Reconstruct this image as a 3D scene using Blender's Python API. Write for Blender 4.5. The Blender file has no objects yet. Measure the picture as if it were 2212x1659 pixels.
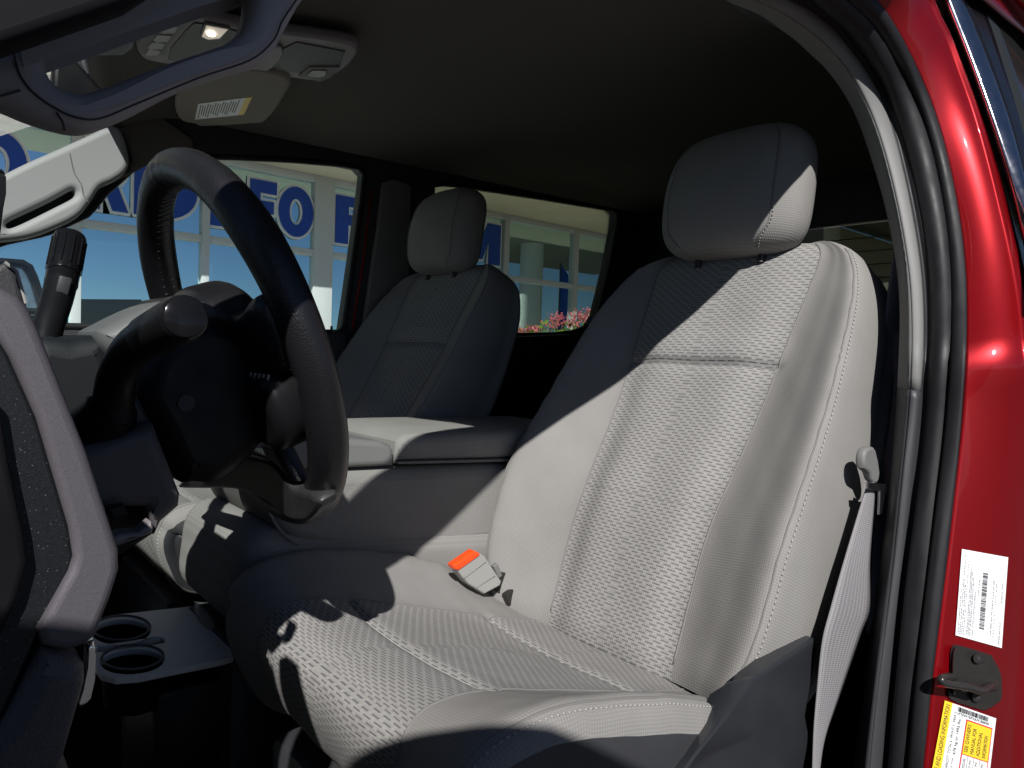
import bpy, bmesh, math, random
import numpy as np
from mathutils import Vector, Matrix

random.seed(7)
rng = np.random.default_rng(7)
SC = bpy.context.scene
COL = SC.collection

# ------------------------------------------------------------------ camera
# axes of the place: X = towards the tail of the truck, Y = towards the
# passenger side, Z = up; Z = 0 is the cab floor; Y = 0 the driver's seat.
IW, IH = 2212.0, 1659.0          # picture size used for measuring
FOC = 1534.0
YAW, PITCH, ROLL = math.radians(40.5), math.radians(2.2), math.radians(2.0)
CAM = np.array([-0.24, -0.70, 0.78])
F_ = np.array([math.sin(YAW)*math.cos(PITCH), math.cos(YAW)*math.cos(PITCH), -math.sin(PITCH)])
R0 = np.array([math.cos(YAW), -math.sin(YAW), 0.0])
U0 = np.cross(R0, F_)
U_ = U0*math.cos(ROLL) - R0*math.sin(ROLL)
R_ = R0*math.cos(ROLL) + U0*math.sin(ROLL)

cd = bpy.data.cameras.new("camera")
cam = bpy.data.objects.new("camera", cd)
COL.objects.link(cam)
cd.sensor_fit = 'HORIZONTAL'
cd.sensor_width = 36.0
cd.lens = 36.0*FOC/IW
cd.clip_start = 0.01
cd.clip_end = 3000
M = Matrix(((R_[0], U_[0], -F_[0], CAM[0]), (R_[1], U_[1], -F_[1], CAM[1]), (R_[2], U_[2], -F_[2], CAM[2]), (0, 0, 0, 1)))
cam.matrix_world = M
SC.camera = cam

# ------------------------------------------------------------------ light
SUN_D = np.array([0.80, 1.0, -1.00])           # the way sunlight travels
SUN_D = SUN_D/np.linalg.norm(SUN_D)
EL = math.asin(-SUN_D[2])
ROT = math.atan2(-SUN_D[0], -SUN_D[1])
w = bpy.data.worlds.new("World")
SC.world = w
w.use_nodes = True
nt = w.node_tree
sky = nt.nodes.new("ShaderNodeTexSky")
sky.sky_type = 'NISHITA'
sky.sun_disc = False
sky.sun_elevation = EL
sky.sun_rotation = ROT
sky.air_density = 0.5
sky.dust_density = 0.2
sky.ozone_density = 3.0
nt.links.new(sky.outputs[0], nt.nodes["Background"].inputs[0])
nt.nodes["Background"].inputs[1].default_value = 0.05
sl = bpy.data.lights.new("sun", 'SUN')
sl.energy = 5.0
sl.angle = math.radians(0.53)
sl.color = (1.0, 0.975, 0.945)
sun = bpy.data.objects.new("sun", sl)
COL.objects.link(sun)
sun.rotation_euler = Vector(SUN_D).to_track_quat('-Z', 'Y').to_euler()
sun.location = (-6, -7, 8)

SC.view_settings.view_transform = 'Standard'
SC.view_settings.look = 'None'
SC.view_settings.exposure = 0.35
SC.view_settings.gamma = 1.0
SC.view_settings.use_curve_mapping = False
SC.render.engine = 'CYCLES'
SC.cycles.use_denoising = True
SC.cycles.max_bounces = 6
SC.cycles.diffuse_bounces = 2
SC.cycles.transparent_max_bounces = 16
SC.cycles.sample_clamp_indirect = 6.0

# ------------------------------------------------------------------ helpers
def ray(x, y):
    return F_ + R_*((x-IW/2)/FOC) + U_*((IH/2-y)/FOC)
def at(x, y, X=None, Y=None, Z=None, d=None):
    """the point where the line of sight through a picture position meets a plane of the cab"""
    r = ray(x, y)
    if X is not None: t = (X-CAM[0])/r[0]
    elif Y is not None: t = (Y-CAM[1])/r[1]
    elif Z is not None: t = (Z-CAM[2])/r[2]
    else: t = d
    return CAM + r*t
TUMBLES = {-.312: .30, -.345: .30, -.352: .29, -.388: .275, -.405: .28, -.462: .33, -.478: .34, -.488: .34, -.492: .34, -.500: .34, -.505: .34}
def door(x, y, y0):
    """on the slanted plane of the driver's door opening"""
    TUMBLE = TUMBLES[y0]
    r = ray(x, y)
    t = (y0-CAM[1])/r[1]
    if CAM[2]+t*r[2] > 0.8:
        t = (y0+TUMBLE*(CAM[2]-0.8)-CAM[1])/(r[1]-TUMBLE*r[2])
    return CAM + r*t

def catmull(P, n, closed=False):
    P = [np.asarray(p, float) for p in P]
    N = len(P)
    if not closed:
        P = [2*P[0]-P[1]] + P + [2*P[-1]-P[-2]]
        segs = N-1
    else:
        P = [P[-1]] + P + [P[0], P[1]]
        segs = N
    out = []
    for i in range(segs):
        p0, p1, p2, p3 = P[i], P[i+1], P[i+2], P[i+3]
        for k in range(n):
            t = k/n
            out.append(0.5*((2*p1)+(-p0+p2)*t+(2*p0-5*p1+4*p2-p3)*t*t+(-p0+3*p1-3*p2+p3)*t**3))
    if not closed: out.append(P[-2].copy())
    return out
def resample(P, n):
    P = np.array(P, float)
    L = np.concatenate([[0], np.cumsum(np.linalg.norm(np.diff(P, axis=0), axis=1))])
    q = np.linspace(0, L[-1], n)
    return np.stack([np.interp(q, L, P[:, i]) for i in range(P.shape[1])], 1)

WL = {}
def wloc(o):
    return WL.get(o.name, np.zeros(3)) if o else np.zeros(3)
def tag(o, label=None, cat=None, group=None, kind=None):
    if label: o["label"] = label
    if cat: o["category"] = cat
    if group: o["group"] = group
    if kind: o["kind"] = kind
    return o
def thing(name, label, cat, loc, group=None):
    o = bpy.data.objects.new(name, None)
    COL.objects.link(o)
    o.location = loc
    o.empty_display_size = 0.05
    WL[o.name] = np.array(loc, float)
    return tag(o, label, cat, group)
def obj(name, verts, faces, mat, parent=None, smooth=True, uv=None, sharp=None, kind=None):
    verts = np.array(verts, float)
    if parent is not None:
        base = wloc(parent)
    else:
        base = np.array([(verts[:, 0].min()+verts[:, 0].max())/2, (verts[:, 1].min()+verts[:, 1].max())/2, verts[:, 2].min()])
    me = bpy.data.meshes.new(name)
    me.from_pydata([tuple(v-base) for v in verts], [], [tuple(int(i) for i in f) for f in faces])
    if uv is not None:
        lay = me.uv_layers.new(name="UVMap")
        for li, l in enumerate(me.loops):
            lay.data[li].uv = uv[l.vertex_index]
    me.update()
    bm = bmesh.new(); bm.from_mesh(me)
    bmesh.ops.recalc_face_normals(bm, faces=bm.faces)
    bm.to_mesh(me); bm.free()
    if smooth:
        me.polygons.foreach_set("use_smooth", [True]*len(me.polygons))
        if sharp: me.set_sharp_from_angle(angle=math.radians(sharp))
    o = bpy.data.objects.new(name, me)
    COL.objects.link(o)
    if mat is not None: me.materials.append(mat)
    if parent is not None:
        o.parent = parent
        WL[o.name] = base
    else:
        o.location = base
        WL[o.name] = base
    if kind: o["kind"] = kind
    return o
def merge(parts):
    V, Fs = [], []
    n = 0
    for v, f in parts:
        V += [tuple(p) for p in v]
        Fs += [tuple(i+n for i in q) for q in f]
        n += len(v)
    return V, Fs

def grid_faces(nr, nc, closed_c=False, closed_r=False):
    F = []
    for i in range(nr if closed_r else nr-1):
        for j in range(nc if closed_c else nc-1):
            F.append((i*nc+j, i*nc+(j+1) % nc, ((i+1) % nr)*nc+(j+1) % nc, ((i+1) % nr)*nc+j))
    return F
def box_geo(c, h, bevel=0.004, rot=None, seg=2):
    bm = bmesh.new()
    bmesh.ops.create_cube(bm, size=2.0)
    for v in bm.verts:
        v.co = Vector((v.co.x*h[0], v.co.y*h[1], v.co.z*h[2]))
    if bevel > 0:
        bmesh.ops.bevel(bm, geom=list(bm.edges), offset=bevel, segments=seg, profile=0.5, affect='EDGES')
    if rot is not None:
        bmesh.ops.transform(bm, matrix=rot.to_4x4(), verts=bm.verts)
    V = [np.array(v.co)+np.array(c) for v in bm.verts]
    bm.verts.index_update()
    F = [tuple(v.index for v in f.verts) for f in bm.faces]
    bm.free()
    return V, F
def box(name, c, h, mat, parent=None, bevel=0.004, rot=None, seg=2):
    V, F = box_geo(c, h, bevel, rot, seg)
    return obj(name, V, F, mat, parent, sharp=40)
def tube_geo(P, R, nseg=16, cap=True, sec=None):
    P = np.array(P, float)
    n = len(P)
    R = np.interp(np.linspace(0, 1, n), np.linspace(0, 1, len(R)), R) if np.ndim(R) else np.full(n, R)
    T = np.gradient(P, axis=0)
    T /= np.linalg.norm(T, axis=1)[:, None]
    a = np.array([0, 0, 1.0]) if abs(T[0][2]) < 0.9 else np.array([1.0, 0, 0])
    N = np.cross(T[0], a); N /= np.linalg.norm(N)
    V = []
    for i in range(n):
        N = N - T[i]*N.dot(T[i]); N /= np.linalg.norm(N)
        B = np.cross(T[i], N)
        for k in range(nseg):
            th = 2*math.pi*k/nseg
            V.append(P[i]+R[i]*(N*math.cos(th)+B*math.sin(th)))
    F = grid_faces(n, nseg, closed_c=True)
    if cap:
        F.append(tuple(range(nseg))[::-1])
        F.append(tuple((n-1)*nseg+k for k in range(nseg)))
    return V, F
def tube(name, P, R, mat, parent=None, nseg=16, smooth_n=6, cap=True):
    if smooth_n and len(P) > 2: P = catmull(P, smooth_n)
    V, F = tube_geo(P, R, nseg, cap)
    return obj(name, V, F, mat, parent, sharp=50)
def loft(rings, cap=True):
    n = len(rings); m = len(rings[0])
    V = [p for r in rings for p in r]
    F = grid_faces(n, m, closed_c=True)
    if cap:
        F.append(tuple(range(m))[::-1])
        F.append(tuple((n-1)*m+k for k in range(m)))
    return V, F
def curve_mesh(loops, depth, bevel, res=3):
    cu = bpy.data.curves.new("tmp", 'CURVE')
    cu.dimensions = '2D'
    cu.fill_mode = 'BOTH'
    cu.extrude = max(depth/2-bevel, 0.0)
    cu.bevel_depth = bevel
    cu.bevel_resolution = res
    cu.offset = -bevel
    for L in loops:
        s = cu.splines.new('POLY')
        s.points.add(len(L)-1)
        for p, q in zip(s.points, L): p.co = (q[0], q[1], 0, 1)
        s.use_cyclic_u = True
    o = bpy.data.objects.new("tmp", cu)
    COL.objects.link(o)
    dg = bpy.context.evaluated_depsgraph_get()
    me = bpy.data.meshes.new_from_object(o.evaluated_get(dg))
    V = [np.array(v.co) for v in me.vertices]
    F = [tuple(p.vertices) for p in me.polygons]
    bpy.data.objects.remove(o); bpy.data.curves.remove(cu); bpy.data.meshes.remove(me)
    return V, F
def text_geo(body, size=1.0, extrude=0.0, offset=0.0, align='LEFT'):
    cu = bpy.data.curves.new("tmp", 'FONT')
    cu.body = body; cu.size = size; cu.extrude = extrude; cu.offset = offset; cu.align_x = align
    o = bpy.data.objects.new("tmp", cu)
    COL.objects.link(o)
    dg = bpy.context.evaluated_depsgraph_get()
    me = bpy.data.meshes.new_from_object(o.evaluated_get(dg))
    V = np.array([tuple(v.co) for v in me.vertices]) if len(me.vertices) else np.zeros((0, 3))
    F = [tuple(p.vertices) for p in me.polygons]
    bpy.data.objects.remove(o); bpy.data.curves.remove(cu); bpy.data.meshes.remove(me)
    return V, F
def plate(name, loops, o, ux, uy, depth, bevel, mat, parent=None, res=3, sharp=35):
    """flat panel with rounded edges; its front face lies in the plane, its thickness behind it"""
    V, F = curve_mesh(loops, depth, bevel, res)
    o, ux, uy = np.array(o, float), np.array(ux, float), np.array(uy, float)
    un = np.cross(ux, uy)
    if un.dot(CAM-o) < 0: un = -un
    W = [o+ux*v[0]+uy*v[1]+un*(v[2]-depth/2) for v in V]
    return obj(name, W, F, mat, parent, sharp=sharp)
def px_plate(name, loops, mat, parent=None, X=None, Y=None, Z=None, depth=0.02, bevel=0.004, smooth=0, res=3, sharp=35):
    out = []
    for L in loops:
        if Y is not None: P = [at(x, y, Y=Y)[[0, 2]] for x, y in L]
        elif X is not None: P = [at(x, y, X=X)[[1, 2]] for x, y in L]
        else: P = [at(x, y, Z=Z)[[0, 1]] for x, y in L]
        if smooth: P = catmull(P, smooth, closed=True)
        out.append(P)
    if Y is not None: fr = ((0, Y, 0), (1, 0, 0), (0, 0, 1))
    elif X is not None: fr = ((X, 0, 0), (0, 1, 0), (0, 0, 1))
    else: fr = ((0, 0, Z), (1, 0, 0), (0, 1, 0))
    return plate(name, out, *fr, depth, bevel, mat, parent, res, sharp)
def strip_geo(A, B, m=8, bulge=None, n=60, thick=0.0):
    """surface between two space curves; bulge(t) lifts it towards the open side"""
    A, B = resample(A, n), resample(B, n)
    V = []
    for i in range(n):
        a, b = A[i], B[i]
        ta = A[min(i+1, n-1)]-A[max(i-1, 0)]
        nn = np.cross(ta, b-a); nn /= (np.linalg.norm(nn)+1e-9)
        if nn.dot(CAM-a) < 0: nn = -nn
        for j in range(m+1):
            t = j/m
            V.append(a+(b-a)*t+nn*(bulge(t) if bulge else 0.0))
    return V, grid_faces(n, m+1)
def strip(name, A, B, mat, parent=None, m=8, bulge=None, n=60, thick=0.004):
    V, F = strip_geo(A, B, m, bulge, n)
    o = obj(name, V, F, mat, parent, sharp=60)
    if thick:
        md = o.modifiers.new("thickness", 'SOLIDIFY'); md.thickness = thick; md.offset = 0
    return o
def copy_tree(o, parent=None):
    c = o.copy(); COL.objects.link(c); c.parent = parent
    for ch in list(o.children): copy_tree(ch, c)
    return c

# ------------------------------------------------------------------ materials
def new_mat(name):
    m = bpy.data.materials.new(name); m.use_nodes = True
    return m, m.node_tree, m.node_tree.nodes["Principled BSDF"]
def mat(name, col, rough=0.6, metal=0.0, spec=0.5, bump=None, var=0.0, vscale=8.0, coat=0.0, emit=None, sheen=0.0, kind='NOISE', rvar=0.0):
    m, t, b = new_mat(name)
    b.inputs["Base Color"].default_value = (*col, 1)
    b.inputs["Roughness"].default_value = rough
    b.inputs["Metallic"].default_value = metal
    b.inputs["Specular IOR Level"].default_value = spec
    b.inputs["Coat Weight"].default_value = coat
    b.inputs["Coat Roughness"].default_value = 0.04
    if sheen:
        b.inputs["Sheen Weight"].default_value = sheen
        b.inputs["Sheen Roughness"].default_value = 0.5
    if emit:
        b.inputs["Emission Color"].default_value = (*emit[0], 1)
        b.inputs["Emission Strength"].default_value = emit[1]
    tc = t.nodes.new("ShaderNodeTexCoord")
    if var or rvar:
        nz = t.nodes.new("ShaderNodeTexNoise"); nz.inputs["Scale"].default_value = vscale
        nz.inputs["Detail"].default_value = 6
        t.links.new(tc.outputs["Object"], nz.inputs["Vector"])
        if var:
            hs = t.nodes.new("ShaderNodeMix"); hs.data_type = 'RGBA'
            hs.inputs["A"].default_value = (*[c*(1-var) for c in col], 1)
            hs.inputs["B"].default_value = (*[min(1, c*(1+var)) for c in col], 1)
            t.links.new(nz.outputs["Fac"], hs.inputs["Factor"])
            t.links.new(hs.outputs["Result"], b.inputs["Base Color"])
        if rvar:
            mr = t.nodes.new("ShaderNodeMapRange")
            mr.inputs["From Min"].default_value = 0.3; mr.inputs["From Max"].default_value = 0.7
            mr.inputs["To Min"].default_value = max(0.02, rough-rvar); mr.inputs["To Max"].default_value = min(1, rough+rvar)
            t.links.new(nz.outputs["Fac"], mr.inputs["Value"])
            t.links.new(mr.outputs["Result"], b.inputs["Roughness"])
    if bump:
        sc, st, dist = bump
        if kind == 'NOISE':
            bz = t.nodes.new("ShaderNodeTexNoise"); bz.inputs["Scale"].default_value = sc; bz.inputs["Detail"].default_value = 3
            o = bz.outputs["Fac"]
        else:
            bz = t.nodes.new("ShaderNodeTexVoronoi"); bz.inputs["Scale"].default_value = sc
            bz.feature = 'F1' if kind == 'VOR' else 'DISTANCE_TO_EDGE'
            o = bz.outputs["Distance"]
        t.links.new(tc.outputs["Object"], bz.inputs["Vector"])
        bp = t.nodes.new("ShaderNodeBump"); bp.inputs["Strength"].default_value = st; bp.inputs["Distance"].default_value = dist
        t.links.new(o, bp.inputs["Height"])
        t.links.new(bp.outputs["Normal"], b.inputs["Normal"])
    return m
def math_node(t, op, a, b=None):
    n = t.nodes.new("ShaderNodeMath"); n.operation = op
    for i, v in enumerate((a, b)):
        if v is None: continue
        if isinstance(v, (int, float)): n.inputs[i].default_value = v
        else: t.links.new(v, n.inputs[i])
    return n.outputs[0]
def fabric(name, base, dash=None, weave=520.0, lo=0.86, hi=1.08, pw=0.0182, ph=0.0050):
    """woven upholstery: UV is in metres; dash gives the little dark dashes of the centre panels"""
    m, t, b = new_mat(name)
    uv = t.nodes.new("ShaderNodeUVMap"); uv.uv_map = "UVMap"
    sp = t.nodes.new("ShaderNodeSeparateXYZ"); t.links.new(uv.outputs[0], sp.inputs[0])
    u, v = sp.outputs[0], sp.outputs[1]
    b.inputs["Roughness"].default_value = 0.92
    b.inputs["Specular IOR Level"].default_value = 0.25
    b.inputs["Sheen Weight"].default_value = 0.0
    tc = t.nodes.new("ShaderNodeTexCoord")
    nz = t.nodes.new("ShaderNodeTexNoise"); nz.inputs["Scale"].default_value = 9; nz.inputs["Detail"].default_value = 5
    t.links.new(tc.outputs["Object"], nz.inputs["Vector"])
    mx = t.nodes.new("ShaderNodeMix"); mx.data_type = 'RGBA'
    mx.inputs["A"].default_value = (*[c*f for c, f in zip(base, (.82, .81, .79))], 1)
    mx.inputs["B"].default_value = (*[c*1.14 for c in base], 1)
    t.links.new(nz.outputs["Fac"], mx.inputs["Factor"])
    col = mx.outputs["Result"]
    # weave cells
    s1 = math_node(t, 'SINE', math_node(t, 'MULTIPLY', math_node(t, 'ADD', u, v), weave*1.7))
    s2 = math_node(t, 'SINE', math_node(t, 'MULTIPLY', math_node(t, 'SUBTRACT', u, v), weave*1.7))
    wv = math_node(t, 'ADD', math_node(t, 'MULTIPLY', math_node(t, 'MULTIPLY', s1, s2), 0.5), 0.5)
    dk = t.nodes.new("ShaderNodeMix"); dk.data_type = 'RGBA'; dk.blend_type = 'MULTIPLY'
    dk.inputs["Factor"].default_value = 1.0
    rm = t.nodes.new("ShaderNodeMapRange"); rm.inputs["To Min"].default_value = lo; rm.inputs["To Max"].default_value = hi
    t.links.new(wv, rm.inputs["Value"])
    t.links.new(col, dk.inputs["A"]); t.links.new(rm.outputs["Result"], dk.inputs["B"])
    col = dk.outputs["Result"]
    hgt = wv
    if dash:
        row = math_node(t, 'FLOOR', math_node(t, 'DIVIDE', v, ph))
        fv = math_node(t, 'FRACT', math_node(t, 'DIVIDE', v, ph))
        fu = math_node(t, 'FRACT', math_node(t, 'ADD', math_node(t, 'DIVIDE', u, pw), math_node(t, 'MULTIPLY', row, 0.41)))
        d1 = math_node(t, 'LESS_THAN', fu, 0.64)
        d2 = math_node(t, 'LESS_THAN', fv, 0.34)
        dm = math_node(t, 'MULTIPLY', d1, d2)
        # pale short cross threads between dashes
        d3 = math_node(t, 'MULTIPLY', math_node(t, 'GREATER_THAN', fu, 0.70), math_node(t, 'LESS_THAN', fu, 0.94))
        pm = t.nodes.new("ShaderNodeMix"); pm.data_type = 'RGBA'
        t.links.new(math_node(t, 'MULTIPLY', d3, 0.2), pm.inputs["Factor"])
        t.links.new(col, pm.inputs["A"]); pm.inputs["B"].default_value = (*[min(1, c*1.28) for c in base], 1)
        fm = t.nodes.new("ShaderNodeMix"); fm.data_type = 'RGBA'
        t.links.new(dm, fm.inputs["Factor"])
        t.links.new(pm.outputs["Result"], fm.inputs["A"]); fm.inputs["B"].default_value = (*dash, 1)
        col = fm.outputs["Result"]
        hgt = math_node(t, 'SUBTRACT', wv, math_node(t, 'MULTIPLY', dm, 1.2))
    t.links.new(col, b.inputs["Base Color"])
    bp = t.nodes.new("ShaderNodeBump"); bp.inputs["Strength"].default_value = 0.35; bp.inputs["Distance"].default_value = 0.0008
    t.links.new(hgt, bp.inputs["Height"]); t.links.new(bp.outputs["Normal"], b.inputs["Normal"])
    return m
def glassy(name, tint, refl=0.06, rough=0.0, rcol=(1, 1, 1)):
    m = bpy.data.materials.new(name); m.use_nodes = True
    t = m.node_tree; t.nodes.clear()
    out = t.nodes.new("ShaderNodeOutputMaterial")
    tr = t.nodes.new("ShaderNodeBsdfTransparent"); tr.inputs[0].default_value = (*tint, 1)
    gl = t.nodes.new("ShaderNodeBsdfGlossy"); gl.inputs["Roughness"].default_value = rough; gl.inputs["Color"].default_value = (*rcol, 1)
    lw = t.nodes.new("ShaderNodeLayerWeight"); lw.inputs["Blend"].default_value = 0.25
    fac = math_node(t, 'MINIMUM', math_node(t, 'ADD', math_node(t, 'MULTIPLY', lw.outputs["Fresnel"], 0.6), refl), 1.0)
    mx = t.nodes.new("ShaderNodeMixShader")
    t.links.new(fac, mx.inputs[0]); t.links.new(tr.outputs[0], mx.inputs[1]); t.links.new(gl.outputs[0], mx.inputs[2])
    t.links.new(mx.outputs[0], out.inputs[0])
    return m
def flake(name, col, rough, scale, amt, metal=0.6, speck=0.02):
    m, t, b = new_mat(name)
    tc = t.nodes.new("ShaderNodeTexCoord")
    vo = t.nodes.new("ShaderNodeTexVoronoi"); vo.inputs["Scale"].default_value = scale
    t.links.new(tc.outputs["Object"], vo.inputs["Vector"])
    mx = t.nodes.new("ShaderNodeMix"); mx.data_type = 'RGBA'
    mx.inputs["A"].default_value = (*[c*(1-amt) for c in col], 1); mx.inputs["B"].default_value = (*[min(1, c*(1+amt)) for c in col], 1)
    sx = t.nodes.new("ShaderNodeSeparateColor"); t.links.new(vo.outputs["Color"], sx.inputs[0])
    t.links.new(sx.outputs[0], mx.inputs["Factor"])
    sp2 = t.nodes.new("ShaderNodeMix"); sp2.data_type = 'RGBA'
    t.links.new(math_node(t, 'GREATER_THAN', sx.outputs[2], 1.0-speck), sp2.inputs["Factor"])
    t.links.new(mx.outputs["Result"], sp2.inputs["A"]); sp2.inputs["B"].default_value = (0.16, 0.15, 0.14, 1)
    t.links.new(sp2.outputs["Result"], b.inputs["Base Color"])
    b.inputs["Metallic"].default_value = metal; b.inputs["Roughness"].default_value = rough
    bp = t.nodes.new("ShaderNodeBump"); bp.inputs["Strength"].default_value = 0.25; bp.inputs["Distance"].default_value = 0.001
    t.links.new(sx.outputs[1], bp.inputs["Height"]); t.links.new(bp.outputs["Normal"], b.inputs["Normal"])
    return m

FAB_B = fabric("upholstery_plain", (0.226, 0.220, 0.213))
FAB_I = fabric("upholstery_dashed", (0.260, 0.254, 0.247), dash=(0.108, 0.108, 0.112))
SEAM = mat("seam_thread", (0.16, 0.155, 0.15), 0.9)
THREAD = mat("pale_thread", (0.33, 0.32, 0.305), 0.8)
LINER = mat("headliner_cloth", (0.115, 0.108, 0.098), 0.95, bump=(900, 0.2, 0.001), var=0.06, spec=0.1)
TRIM = mat("grey_trim", (0.155, 0.155, 0.152), 0.62, bump=(1400, 0.15, 0.0006), var=0.05, vscale=14)
TRIM_D = mat("charcoal_trim", (0.035, 0.036, 0.040), 0.5, bump=(900, 0.3, 0.0008), var=0.15, vscale=20)
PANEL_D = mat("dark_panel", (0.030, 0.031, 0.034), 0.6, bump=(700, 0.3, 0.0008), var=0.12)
TAUPE = mat("taupe_plastic", (0.185, 0.168, 0.178), 0.5, bump=(1500, 0.12, 0.0005), var=0.05, vscale=14)
BLACK = mat("black_plastic", (0.0065, 0.0065, 0.0075), 0.42, spec=0.22, bump=(900, 0.12, 0.0005), rvar=0.1, vscale=30)
GLOSS = mat("gloss_black", (0.007, 0.007, 0.008), 0.18, spec=0.3, rvar=0.06, vscale=40)
LEATHER = mat("black_leather", (0.010, 0.0098, 0.0115), 0.36, spec=0.45, bump=(560, 0.35, 0.0007), kind='VOR', rvar=0.08, vscale=18)
CARPET = mat("black_carpet", (0.010, 0.010, 0.011), 1.0, bump=(500, 0.8, 0.004), spec=0.1)
RED = mat("red_paint", (0.28, 0.001, 0.005), 0.40, metal=0.65, coat=0.6, var=0.10, vscale=5)
RUBBER = mat("black_rubber", (0.010, 0.010, 0.012), 0.55, spec=0.35, rvar=0.12, vscale=25, bump=(600, 0.1, 0.0004))
CHROME = mat("chrome", (0.62, 0.62, 0.66), 0.16, metal=1.0, rvar=0.05, vscale=60)
STEEL = mat("black_steel", (0.045, 0.042, 0.040), 0.3, metal=0.5, rvar=0.12, vscale=60)
SILVER = flake("silver_flake_paint", (0.105, 0.097, 0.110), 0.5, 3200, 0.16, 0.3, 0.0)
FLAKE_D = flake("dark_flake_paint", (0.012, 0.014, 0.017), 0.4, 2600, 0.4, 0.3, 0.006)
WEB = fabric("belt_webbing", (.225, .219, .23), weave=420.0, lo=0.65, hi=1.25)
PLAST_G = mat("grey_plastic", (0.30, 0.297, 0.282), 0.45, var=0.03)
ORANGE = mat("release_button", (0.85, 0.075, 0.012), 0.3)
PAPER = mat("label_white", (0.78, 0.79, 0.80), 0.45, var=0.02)
YELLOW = mat("label_yellow", (0.83, 0.58, 0.03), 0.45)
INK = mat("label_ink", (0.03, 0.03, 0.035), 0.6)
INK_G = mat("label_grey_ink", (0.10, 0.105, 0.115), 0.6)
INK_R = mat("label_red_ink", (0.6, 0.03, 0.05), 0.6)
WHITE_P = mat("white_print", (0.8, 0.8, 0.8), 0.5)
LAMP = mat("map_light_bulb", (1, 0.95, 0.85), 0.3, emit=((1.0, 0.86, 0.66), 4.0))
LENS = mat("map_light_lens", (0.75, 0.72, 0.66), 0.25, emit=((1.0, 0.86, 0.68), 0.22))
ROAD = mat("asphalt", (0.055, 0.054, 0.052), 0.95, bump=(60, 0.6, 0.01), var=0.25, vscale=3)
CONC = mat("concrete", (0.36, 0.35, 0.32), 0.9, var=0.12, vscale=4)
SOFFIT = mat("soffit_board", (0.62, 0.56, 0.42), 0.85, var=0.05, vscale=2)
FRAME = mat("storefront_frame", (0.52, 0.545, 0.55), 0.5, var=0.04)
BLUE = mat("letter_blue", (0.006, 0.055, 0.34), 0.5, var=0.05)
OUTL = mat("letter_outline", (0.72, 0.76, 0.78), 0.5)
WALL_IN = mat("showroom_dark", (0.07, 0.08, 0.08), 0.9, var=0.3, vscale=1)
COLUMN = mat("white_column", (0.70, 0.69, 0.66), 0.8, var=0.06)
BEIGE = mat("beige_siding", (0.36, 0.36, 0.31), 0.85, var=0.1, vscale=2)
LEAF = mat("leaf_green", (0.16, 0.30, 0.03), 0.6, var=0.5, vscale=30)
PINK = mat("petal_pink", (0.72, 0.18, 0.22), 0.6, var=0.35, vscale=30)
STEM = mat("stem_brown", (0.10, 0.07, 0.04), 0.8)
GLASS = glassy("window_glass", (0.90, 0.94, 0.92), 0.015)
TINT = glassy("tinted_glass", (0.66, 0.68, 0.62), 0.03)
TINT2 = glassy("dark_tinted_glass", (0.42, 0.44, 0.38), 0.05)
SHOP = glassy("showroom_glass", (0.25, 0.30, 0.30), 0.90, rcol=(0.70, 0.95, 1.0))

# ================================================================== SETTING
g = obj("ground", [(-600, -600, -.62), (600, -600, -.62), (600, 600, -.62), (-600, 600, -.62)], [(0, 1, 2, 3)], ROAD, smooth=False)
tag(g, kind="structure")
V, F = box_geo((6, 5.6, -.56), (16, 3.0, .06), .01)
pv = obj("pavement", V, F, CONC); tag(pv, kind="structure")

# ================================================================== SHOWROOM
FY = 8.5                              # plane of the glazing
K = (FY+.70)/6.0
SOF = .78+1.54*K
sh = thing("showroom_building", "pale framed glass showroom front with cream overhanging soffit and blue letters", "building", (3, FY, -.62))
def vbar(x, hw, z0, z1, name, d=0.06, y=FY):
    return box(name, (x, y-d/2+0.02, (z0+z1)/2), (hw, d, (z1-z0)/2), FRAME, sh, 0.006)
tr_z = at(430, 515, Y=FY)[2]
def fx(px, py): return at(px, py, Y=FY)[0]
MUL = [(fx(163, 520), .05), (fx(441, 540), .045), (fx(694, 560), .14), (fx(1089, 570), .05), (fx(1239, 600), .05)]
XS = [-5.6, -2.7] + [m[0] for m in MUL] + [MUL[-1][0]+2.0, MUL[-1][0]+4.0, MUL[-1][0]+6.0]
mid = (MUL[2][0]+MUL[3][0])/2
for x, hw in MUL: vbar(x, hw, -.50, SOF, "mullion")
for x in (-5.6, -2.7, mid, XS[-3], XS[-2], XS[-1]): vbar(x, .05, -.50, SOF, "mullion")
ex = sorted(XS+[mid])
for z, nm, hh in ((tr_z, "transom", .045), (SOF-.05, "head_rail", .05), (-.45, "sill_rail", .06)):
    for a, b in zip(ex[:-1], ex[1:]):
        box(nm, ((a+b)/2, FY-.012, z), ((b-a)/2-.045, .045, hh), FRAME, sh, 0.004)
for a, b in zip(ex[:-1], ex[1:]):
    for z0, z1 in ((-.41, tr_z-.02), (tr_z+.02, SOF-.08)):
        V, F = box_geo(((a+b)/2, FY+.01, (z0+z1)/2), ((b-a)/2-.01, .005, (z1-z0)/2), 0)
        obj("pane", V, F, SHOP, sh, smooth=False)
box("fascia", (6, FY-1.52, SOF+.42), (14, .06, .42), SOFFIT, sh, 0.01)
box("roof_slab", (6, FY+4, SOF+.75), (14, 5.46, .12), SOFFIT, sh, 0.01)
for i in range(18):
    x0 = -7.9+i*1.55
    box("soffit_panel", (x0+.775, FY-.68, SOF+.012), (.770, .78, .012), SOFFIT, sh, 0.003)
box("back_wall", (6, FY+7, 1.3), (14, .1, 1.95), WALL_IN, sh, 0.01)
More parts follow.
